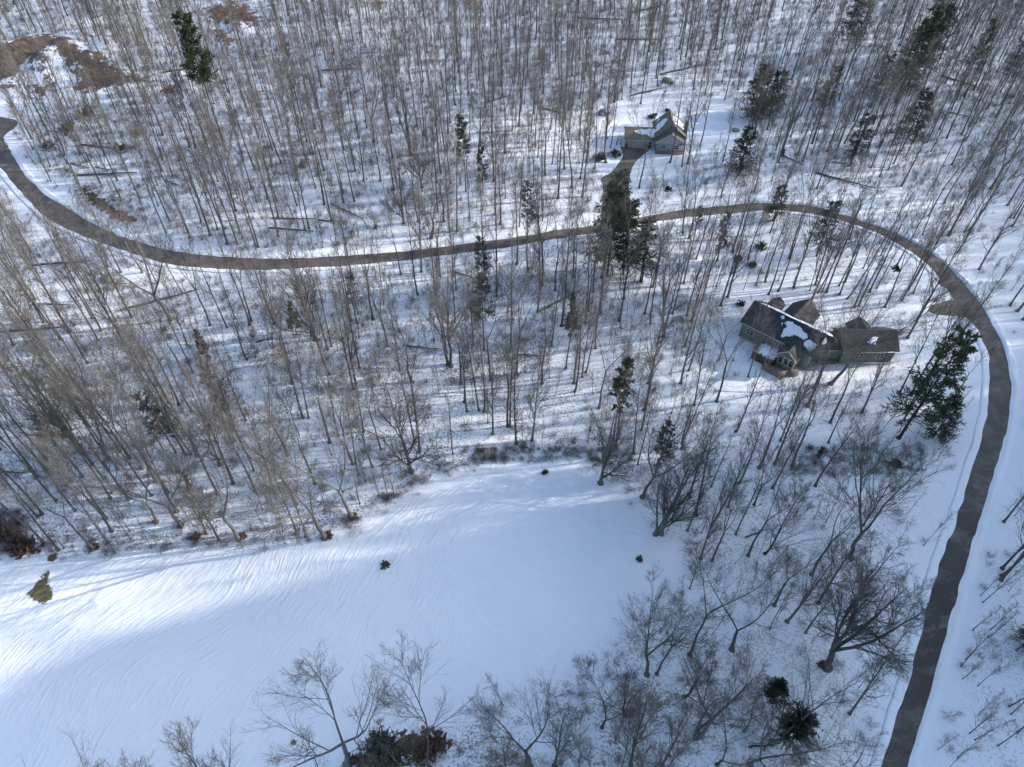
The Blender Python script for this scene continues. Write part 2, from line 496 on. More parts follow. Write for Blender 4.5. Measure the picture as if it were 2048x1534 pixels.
build_ground()
tag(ribbon("road", UPw, LOw, -0.03, M['asphalt'], 6, 0.08), "narrow winding asphalt road cleared of snow", kind='structure')
tag(flat_poly("driveway", DRIVE_A, -0.022, M['asphalt']), "asphalt driveway running up to the brown house", kind='structure')
tag(flat_poly("driveway", DRIVE_B, -0.018, M['asphalt']), "short asphalt driveway stub by the long green house", kind='structure')
tag(flat_poly("pavement", PULL, -0.014, M['asphalt']), "small bare pull-off beside the road", kind='structure')
i0 = 6 * 1
upg = gpoly(UP); log_ = gpoly(LO)
snow_bank("snow_bank", upg[6:23], 1, 3, 1.3, 0.16)
snow_bank("snow_bank", upg[25:], 1, 4, 1.8, 0.24)
snow_bank("snow_bank", log_[3:31], -1, 5, 1.3, 0.14)
snow_bank("snow_bank", log_[33:], -1, 6, 1.4, 0.13)

# ------------------------------------------------------------------ tree geometry
def nrmz(v):
    return v / np.maximum(np.linalg.norm(v, axis=-1, keepdims=True), 1e-9)

def tubes(P, Rd, sides):
    """P (N,K,3), Rd (N,K) -> verts, quads"""
    N, K, _ = P.shape
    T = nrmz(np.gradient(P, axis=1))
    ref = np.where(np.abs(T[..., 2:3]) > 0.9, np.array([1.0, 0, 0]), np.array([0, 0, 1.0]))
    U = nrmz(np.cross(T, ref)); W = np.cross(T, U)
    a = np.arange(sides) * 2 * math.pi / sides
    V = P[:, :, None] + Rd[:, :, None, None] * (np.cos(a)[:, None] * U[:, :, None] + np.sin(a)[:, None] * W[:, :, None])
    idx = np.arange(N * K * sides).reshape(N, K, sides)
    A = idx[:, :-1]; B = idx[:, 1:]
    F = np.stack([A, np.roll(A, -1, 2), np.roll(B, -1, 2), B], -1).reshape(-1, 4)
    return V.reshape(-1, 3), F

class Geo:
    def __init__(s): s.v = []; s.q = []; s.t = []; s.n = 0
    def add(s, V, Q=None, T=None):
        s.v.append(V)
        if Q is not None: s.q.append(Q + s.n)
        if T is not None: s.t.append(T + s.n)
        s.n += len(V)
    def mesh(s, name, mats, smooth=True):
        F = []
        if s.q: F.append(np.concatenate(s.q))
        if s.t: F.append(np.concatenate(s.t))
        return mesh_np(name, np.concatenate(s.v), F, mats, smooth)

def grow(r, P, Rd, nc, t0, t1, a0, a1, L, K, up=0.12, wob=0.12, rf=0.6, rmin=0.012, lt=0.55, flat=0.0):
    N, Kp, _ = P.shape
    pi = np.repeat(np.arange(N), nc)
    t = t0 + (t1 - t0) * ((np.tile(np.arange(nc), N) + r.random(N * nc)) / nc)
    f = t * (Kp - 1); i = np.minimum(f.astype(int), Kp - 2); fr = (f - i)[:, None]
    base = P[pi, i] * (1 - fr) + P[pi, i + 1] * fr
    tan = nrmz(P[pi, i + 1] - P[pi, i])
    rad = Rd[pi, i] * (1 - fr[:, 0]) + Rd[pi, i + 1] * fr[:, 0]
    az = r.random(len(pi)) * 2 * math.pi
    ref = np.where(np.abs(tan[:, 2:3]) > 0.9, np.array([1.0, 0, 0]), np.array([0, 0, 1.0]))
    u = nrmz(np.cross(tan, ref)); w = np.cross(tan, u)
    perp = np.cos(az)[:, None] * u + np.sin(az)[:, None] * w
    a = np.radians(a0 + (a1 - a0) * r.random(len(pi)))[:, None]
    d = nrmz(np.cos(a) * tan + np.sin(a) * perp)
    tt = (t - t0) / max(t1 - t0, 1e-6)
    ln = (L * (1 - lt * tt) * (0.6 + 0.6 * r.random(len(pi)))) if np.isscalar(L) else (L[pi] * (1 - lt * tt) * (0.6 + 0.6 * r.random(len(pi))))
    Q = np.zeros((len(pi), K, 3)); Q[:, 0] = base
    for k in range(1, K):
        d = d + r.normal(0, wob, d.shape); d[:, 2] += up
        d = nrmz(d)
        Q[:, k] = Q[:, k - 1] + d * (ln / (K - 1))[:, None]
    r0 = np.maximum(np.minimum(rad * rf, rad * 0.85), rmin)
    tp = np.linspace(1, 0.35, K)[None]
    return Q, np.maximum(r0[:, None] * tp, rmin * 0.55), ln

def bare_tree(seed, h=28, r0=0.24, cb=0.45, n1=22, L1=4.2, a1=(35, 62), fork=0, fork_t=0.4, fork_a=(12, 26), up=0.16, n2=7, n3=6, n4=4, wob=0.03, lt=0.65, low=0, thin=1.0):
    r = np.random.default_rng(seed)
    tg, cg = Geo(), Geo()
    K = 15
    zz = np.array([-0.5, 0.0, 0.35, 0.9] + list(np.linspace(2.2, h if not fork else h * fork_t, K - 4)))
    x = np.cumsum(r.normal(0, wob, (K, 2)), 0) * h / 9; x -= x[0]
    x[:3] *= 0.2
    ip = np.stack([np.convolve(np.pad(x[:, j], 2, 'edge'), np.ones(5) / 5, 'valid') for j in (0, 1)], 1); ip -= ip[0]
    P = np.concatenate([ip, zz[:, None]], 1)[None]
    tt = np.clip(zz / h, 0, 1)
    rad = r0 * (1 - 0.93 * tt ** 0.85) * (1 + 1.15 * np.exp(-np.maximum(zz + 0.1, 0) / 0.30))
    rad = np.maximum(rad, 0.02)[None]
    V, F = tubes(P, rad, 8)
    # buttressed foot
    tg.add(V, F)
    leaders = [(P, rad, (cb if not fork else 0.92, 0.99))]
    if fork:
        base = P[0, -1]
        azs = r.random() * 6.28 + np.arange(fork) * 2 * math.pi / fork + r.normal(0, 0.3, fork)
        for q in range(fork):
            K2 = 11
            a = math.radians(r.uniform(*fork_a)); d = np.array([math.sin(a) * math.cos(azs[q]), math.sin(a) * math.sin(azs[q]), math.cos(a)])
            ln = h * (1 - fork_t) * r.uniform(0.82, 1.05) / math.cos(a * 0.8)
            pts = [base - d * 0.15]
            for k in range(1, K2):
                d = d + r.normal(0, 0.06, 3); d[2] += 0.05; d /= np.linalg.norm(d)
                pts.append(pts[-1] + d * ln / (K2 - 1))
            Pl = np.array(pts)[None]
            rr = rad[0, -1] * r.uniform(0.62, 0.85) * (1 - 0.9 * np.linspace(0, 1, K2) ** 0.9)
            rr = np.maximum(rr, 0.02)[None]
            V, F = tubes(Pl, rr, 7); tg.add(V, F)
            leaders.append((Pl, rr, (0.18, 0.99)))
    share = n1 if not fork else max(4, int(n1 / fork))
    for q, (P_, R_, (ta, tb)) in enumerate(leaders):
        if fork and q == 0: continue
        B1, S1, l1 = grow(r, P_, R_, share, ta, tb, a1[0], a1[1], L1 if not fork else L1 * 0.95, 7, up=up, wob=0.075, rf=0.5, rmin=0.028 * thin, lt=lt)
        V, F = tubes(B1, S1, 4); cg.add(V, F)
        B2, S2, l2 = grow(r, B1, S1, n2, 0.15, 0.98, 20, 44, l1 * 0.62, 6, up=0.06, wob=0.07, rf=0.6, rmin=0.02 * thin, lt=0.5)
        V, F = tubes(B2, S2, 3); cg.add(V, F)
        B3, S3, l3 = grow(r, B2, S2, n3, 0.12, 0.98, 22, 50, l2 * 0.58, 4, up=0.08, wob=0.09, rf=0.65, rmin=0.014 * thin, lt=0.45)
        V, F = tubes(B3, S3, 3); cg.add(V, F)
        if n4:
            B4, S4, l4 = grow(r, B3, S3, n4, 0.15, 1.0, 22, 52, np.maximum(l3 * 0.62, 0.5), 3, up=0.06, wob=0.10, rf=0.65, rmin=0.0075, lt=0.3)
            V, F = tubes(B4, S4, 3); cg.add(V, F)
    if low:      # small dead side branches low on the stem
        B1, S1, l1 = grow(r, P, rad, low, 0.25, 0.7 if not fork else 0.95, 55, 100, 2.0, 5, up=-0.02, wob=0.2, rf=0.2, rmin=0.02, lt=0.2)
        V, F = tubes(B1, S1, 3); cg.add(V, F)
        B2, S2, l2 = grow(r, B1, S1, 5, 0.2, 0.95, 25, 60, l1 * 0.5, 3, up=0.02, wob=0.2, rf=0.6, rmin=0.012)
        V, F = tubes(B2, S2, 3); cg.add(V, F)
    return tg, cg

VAR = {}
def variant(key, k, geo, trunk_mat, twig_mat):
    tg, cg = geo
    VAR.setdefault(key, []).append((tg.mesh("bare_trunk", trunk_mat), cg.mesh("bare_crown", twig_mat)))

for k in range(5):
    variant('S', k, bare_tree(100 + k, 29, 0.20, 0.46, 18, 5.2, (20, 42), low=6, n2=6, n3=4, n4=3), M['bark'], M['twig'])
for k in range(5):
    variant('M', k, bare_tree(200 + k, 27, 0.25, 0.36, 22, 7.4, (24, 50), fork=(0, 2, 0, 3, 2)[k], fork_t=0.42, low=5, n2=7, n3=4, n4=3), M['bark'], M['twig'])
for k in range(4):
    variant('O', k, bare_tree(300 + k, 23, 0.34, 0.22, 30, 9.6, (32, 66), fork=(0, 3, 3, 2)[k], fork_t=0.27, fork_a=(16, 34), up=0.10, n2=8, n3=5, n4=3, low=0, wob=0.045, lt=0.66), M['bark'], M['twig'])
for k in range(2):
    variant('F', k, bare_tree(400 + k, 27, 0.32, 0.3, 24, 7.2, (24, 50), fork=2, fork_t=0.035, fork_a=(7, 16), n2=8, n3=5, n4=4), M['bark'], M['twig'])
for k in range(3):
    variant('B', k, bare_tree(500 + k, 17, 0.18, 0.22, 26, 6.6, (26, 56), fork=(0, 2, 0)[k], fork_t=0.25, up=0.13, n2=7, n3=5, n4=3, wob=0.05), M['bark_dark'], M['twig_red'])
for k in range(3):
    variant('P', k, bare_tree(600 + k, 11, 0.075, 0.22, 14, 3.9, (22, 46), n2=6, n3=4, n4=3, wob=0.05, thin=0.7), M['bark_dark'], M['twig_red'])
variant('K', 0, bare_tree(453, 27, 0.50, 0.2, 64, 9.5, (26, 60), fork=4, fork_t=0.14, fork_a=(6, 20), up=0.09, n2=9, n3=6, n4=4, wob=0.04), M['bark'], M['twig'])
H0 = {'K': 27, 'S': 29, 'M': 27, 'O': 23, 'F': 27, 'B': 17, 'P': 11}
ADJ = {'S': 'slender straight bare tree', 'M': 'tall bare tree with a broad twiggy top', 'O': 'big spreading bare tree', 'F': 'bare tree with twin stems from one foot', 'B': 'low bushy bare tree', 'P': 'thin bare young tree'}

# ------------------------------------------------------------------ conifers
def conifer(seed, h=20, r0=0.2, cb=0.2, n=70, L=3.2, top=0.25, droop=-0.05, dens=10, bare_low=8, leaf=0.32, gap=0.0, ang=(65, 95), fol=None, bark=None):
    r = np.random.default_rng(seed)
    tg, cg = Geo(), Geo()
    K = 12
    zz = np.array([-0.4, 0, 0.4] + list(np.linspace(1.5, h, K - 3)))
    xy = np.cumsum(r.normal(0, 0.06, (K, 2)), 0) * 0.6; xy -= xy[1]
    P = np.concatenate([xy, zz[:, None]], 1)[None]
    rad = np.maximum(r0 * (1 - 0.95 * np.clip(zz / h, 0, 1)) * (1 + 0.7 * np.exp(-np.maximum(zz, 0) / 0.4)), 0.02)[None]
    V, F = tubes(P, rad, 8); tg.add(V, F)
    if bare_low:
        B, S, l = grow(r, P, rad, bare_low, 0.3, 0.3 + cb * 0.7, 70, 100, L * 0.5, 4, up=-0.03, rf=0.25, rmin=0.02)
        V, F = tubes(B, S, 3); tg.add(V, F)
    lt = 1 - top
    B1, S1, l1 = grow(r, P, rad, n, (2 + cb * (K - 3)) / (K - 1), 0.985, ang[0], ang[1], L, 5, up=droop, wob=0.07, rf=0.35, rmin=0.02, lt=lt)
    if gap:
        keep = r.random(len(B1)) > gap; B1, S1, l1 = B1[keep], S1[keep], l1[keep]
    V, F = tubes(B1, S1, 3); tg.add(V, F)
    B2, S2, l2 = grow(r, B1, S1, dens, 0.2, 1.0, 30, 65, l1 * 0.42, 3, up=0.02, wob=0.1, rf=0.6, rmin=0.01, lt=0.4)
    V, F = tubes(B2, S2, 3); cg.add(V, F)
    # needle sprays: short tufts on every twig
    m = 18
    pi = np.repeat(np.arange(len(B2)), m)
    t = r.random(len(pi)) * 1.98; i = np.minimum(t.astype(int), 1); fr = (t - i)[:, None]
    c = B2[pi, i] * (1 - fr) + B2[pi, i + 1] * fr
    d = nrmz(nrmz(B2[pi, 2] - B2[pi, 0]) + r.normal(0, 0.55, (len(pi), 3)))
    s = nrmz(np.cross(d, r.normal(0, 1, (len(pi), 3))))
    ln = leaf * 1.0 * (0.6 + 0.8 * r.random(len(pi)))[:, None]; wd = ln * 0.34
    Vt = np.stack([c - s * wd * 0.5, c + s * wd * 0.5, c + d * ln + s * wd * 0.35, c + d * ln - s * wd * 0.2], 1).reshape(-1, 3)
    cg.add(Vt, np.arange(len(pi) * 4).reshape(-1, 4))
    return tg.mesh("conifer_trunk", bark or M['bark_dark']), cg.mesh("needle_crown", fol or M['hemlock'], smooth=False)

CON = {
    'tallpine': (conifer(1, 38, 0.34, 0.50, 120, 5.0, 0.42, 0.03, 12, 12, 0.42, 0.05, (55, 90), M['pine'], M['bark']), 38),
    'pine': (conifer(2, 24, 0.22, 0.42, 64, 3.4, 0.4, 0.04, 10, 10, 0.34, 0.15, (55, 85), M['pine'], M['bark']), 24),
    'slimpine': (conifer(3, 22, 0.17, 0.50, 46, 2.0, 0.5, 0.02, 9, 6, 0.32, 0.1, (60, 95), M['pine'], M['bark']), 22),
    'youngpine': (conifer(4, 10, 0.10, 0.12, 60, 1.7, 0.15, 0.05, 9, 0, 0.26, 0.1, (55, 85), M['pine_yellow'], M['bark']), 10),
    'hemlock': (conifer(5, 18, 0.22, 0.10, 110, 6.8, 0.28, -0.02, 13, 0, 0.30, 0.08, (70, 100), M['hemlock'], M['bark_dark']), 18),
    'hemlock2': (conifer(6, 22, 0.24, 0.22, 100, 6.0, 0.28, -0.02, 11, 6, 0.30, 0.15, (70, 100), M['hemlock'], M['bark_dark']), 22),
    'dull': (conifer(7, 20, 0.18, 0.30, 70, 3.8, 0.3, 0.0, 10, 8, 0.28, 0.25, (60, 95), M['hemlock_brown'], M['bark_dark']), 20),
    'leanpine': (conifer(8, 31, 0.33, 0.26, 96, 6.6, 0.30, 0.0, 12, 8, 0.38, 0.10, (60, 95), M['pine'], M['bark_dark']), 31),
    'cedar': (conifer(9, 7, 0.14, 0.03, 90, 3.6, 0.30, 0.12, 11, 0, 0.22, 0.0, (45, 75), M['hemlock'], M['bark_dark']), 7),
    'seedling': (conifer(10, 2.6, 0.05, 0.05, 34, 1.0, 0.1, 0.05, 6, 0, 0.2, 0.0, (55, 85), M['hemlock'], M['bark_dark']), 2.6),
}
# px, py of the foot, kind, height in metres, (lean x, lean y) in degrees, label
CONIFERS = [
    (447, 285, 'tallpine', 39, (-1, 0), "tall sunlit green pine on a bare pole near the dirt clearing"),
    (932, 382, 'slimpine', 23, (-1, 0), "slim green pine with a long bare stem above the middle of the road"),
    (966, 384, 'dull', 14, (0, 0), "dull brownish conifer just right of the slim green pine"),
    (1507, 240, 'hemlock', 18, (0, 0), "dark spreading hemlock behind the brown house, on its uphill right"),
    (1537, 232, 'hemlock', 15, (3, 0), "smaller dark hemlock touching the spreading one behind the brown house"),
    (1478, 350, 'hemlock', 15, (0, 0), "round dark hemlock standing right of the brown house"),
    (1700, 332, 'hemlock2', 17, (2, 0), "dark hemlock in the woods between the two road bends, far right"),
    (1638, 245, 'dull', 19, (2, 0), "dull brownish conifer among bare trunks right of the spreading hemlock"),
    (1790, 205, 'hemlock2', 27, (2, 0), "largest dark conifer of the upper right woods"),
    (1815, 170, 'hemlock2', 26, (4, 0), "dark conifer close behind the largest one of the upper right woods"),
    (1842, 120, 'hemlock2', 28, (2, 0), "tall dark conifer cut by the top edge in the upper right woods"),
    (1926, 170, 'dull', 22, (3, 0), "dull conifer right of the largest dark conifer, upper right woods"),
    (1802, 302, 'hemlock2', 20, (2, 0), "dark conifer below the largest one of the upper right woods"),
    (1692, 105, 'hemlock2', 24, (2, 0), "dark conifer at the top edge, left of the tall dark one"),
    (2000, 185, 'dull', 21, (3, 0), "dull conifer by the top right corner of the woods"),
    (1741, 215, 'dull', 18, (2, 0), "small dull conifer left of the largest dark conifer"),
    (1214, 552, 'hemlock2', 27, (0, 0), "tall dark conifer beside the mouth of the long driveway"),
    (1246, 548, 'hemlock2', 22, (0, 0), "middle conifer of the three by the driveway mouth"),
    (1281, 562, 'hemlock2', 19, (0, 0), "lowest conifer of the three by the driveway mouth"),
    (1055, 478, 'dull', 17, (0, 0), "dull conifer on the uphill edge of the road, left of the driveway mouth"),
    (1547, 435, 'hemlock', 10, (0, 0), "dark conifer overhanging the top of the road bend"),
    (1633, 512, 'hemlock2', 17, (0, 0), "open branched hemlock inside the road bend above the green house"),
    (1434, 520, 'dull', 14, (0, 0), "dull conifer below the road, left of the open branched hemlock"),
    (968, 700, 'pine', 22, (0, 0), "yellowish green pine in the middle of the woods below the road"),
    (594, 670, 'youngpine', 10, (0, 0), "young bright green pine left of the yellowish green one"),
    (1143, 672, 'youngpine', 12, (0, 0), "young yellowish pine with a pointed top, centre of the woods"),
    (418, 722, 'youngpine', 9.5, (0, 0), "bright green young pine in the left woods below the road"),
    (462, 850, 'dull', 18, (0, 0), "dull conifer in the left woods below the bright green young pine"),
    (352, 905, 'dull', 18, (-2, 0), "dull conifer furthest down the left woods"),
    (130, 915, 'slimpine', 13, (-2, 0), "small dark green conifer near the left edge of the woods"),
    (1225, 893, 'slimpine', 26, (0, 0), "dark green pine above the open field's top right"),
    (1312, 945, 'dull', 15, (2, 0), "dull conifer beside the field's right hand corner tree"),
    (1797, 876, 'leanpine', 29, (4, 2), "large leaning pine beside the road bend, right of the green house"),
    (1868, 872, 'hemlock', 12, (0, 0), "dense dark conifer under the large leaning pine"),
    (1572, 1478, 'cedar', 9, (0, 0), "wide bushy conifer tangled in bare branches, lower right"),
    (1540, 1400, 'cedar', 6, (0, 0), "narrow bushy conifer just above the wide one, lower right"),
    (778, 1528, 'cedar', 9, (0, 0), "dark green cedar at the brown patch by the bottom edge"),
    (610, 622, 'dull', 9, (0, 0), "low dull conifer under a spreading bare tree below the road"),
    (716, 628, 'dull', 12, (-1, 0), "dull conifer below the road, right of the low one"),
    (965, 575, 'dull', 15, (0, 0), "slim dull conifer leaning over the lower edge of the road"),
    (1334, 393, 'seedling', 3.2, (0, 0), "tiny green conifer standing alone right of the long driveway"),
    (1785, 553, 'seedling', 3, (0, 0), "tiny conifer inside the road bend"),
    (1779, 948, 'seedling', 4, (0, 0), "tiny conifer on the snowy slope below the leaning pine"),
    (2046, 1290, 'hemlock', 8, (0, 0), "dark conifer cut by the right edge beyond the road"),
    (1630, 925, 'dull', 5, (0, 0), "small dull conifer above the lower right thicket"),
    (1390, 470, 'dull', 9, (0, 0), "short dull conifer hugging the lower side of the road"),
    (1228, 480, 'hemlock2', 21, (0, 0), "dark conifer right at the road edge by the driveway mouth"),
]
for (px, py, kind, h, (lx, ly), lab) in CONIFERS:
    (tm, cm), hh = CON[kind]
    x, y = un(px, py)
    r_ = empty("pine_tree" if 'pine' in kind else ("cedar_tree" if kind == 'cedar' else "conifer_tree"), (x, y, ground_z(x, y)), rnd.uniform(0, 6.28))
    z = r_.rotation_euler[2]
    # lean is given in world axes
    from mathutils import Euler, Matrix
    Mx = Matrix.Rotation(math.radians(lx), 3, 'Y') @ Matrix.Rotation(math.radians(-ly), 3, 'X') @ Matrix.Rotation(z, 3, 'Z')
    r_.rotation_euler = Mx.to_euler()
    s = h / hh
    r_.scale = (s, s, s)
    link("trunk", tm, r_); link("crown", cm, r_)
    tag(r_, lab, "tree", "evergreen trees in the woods")

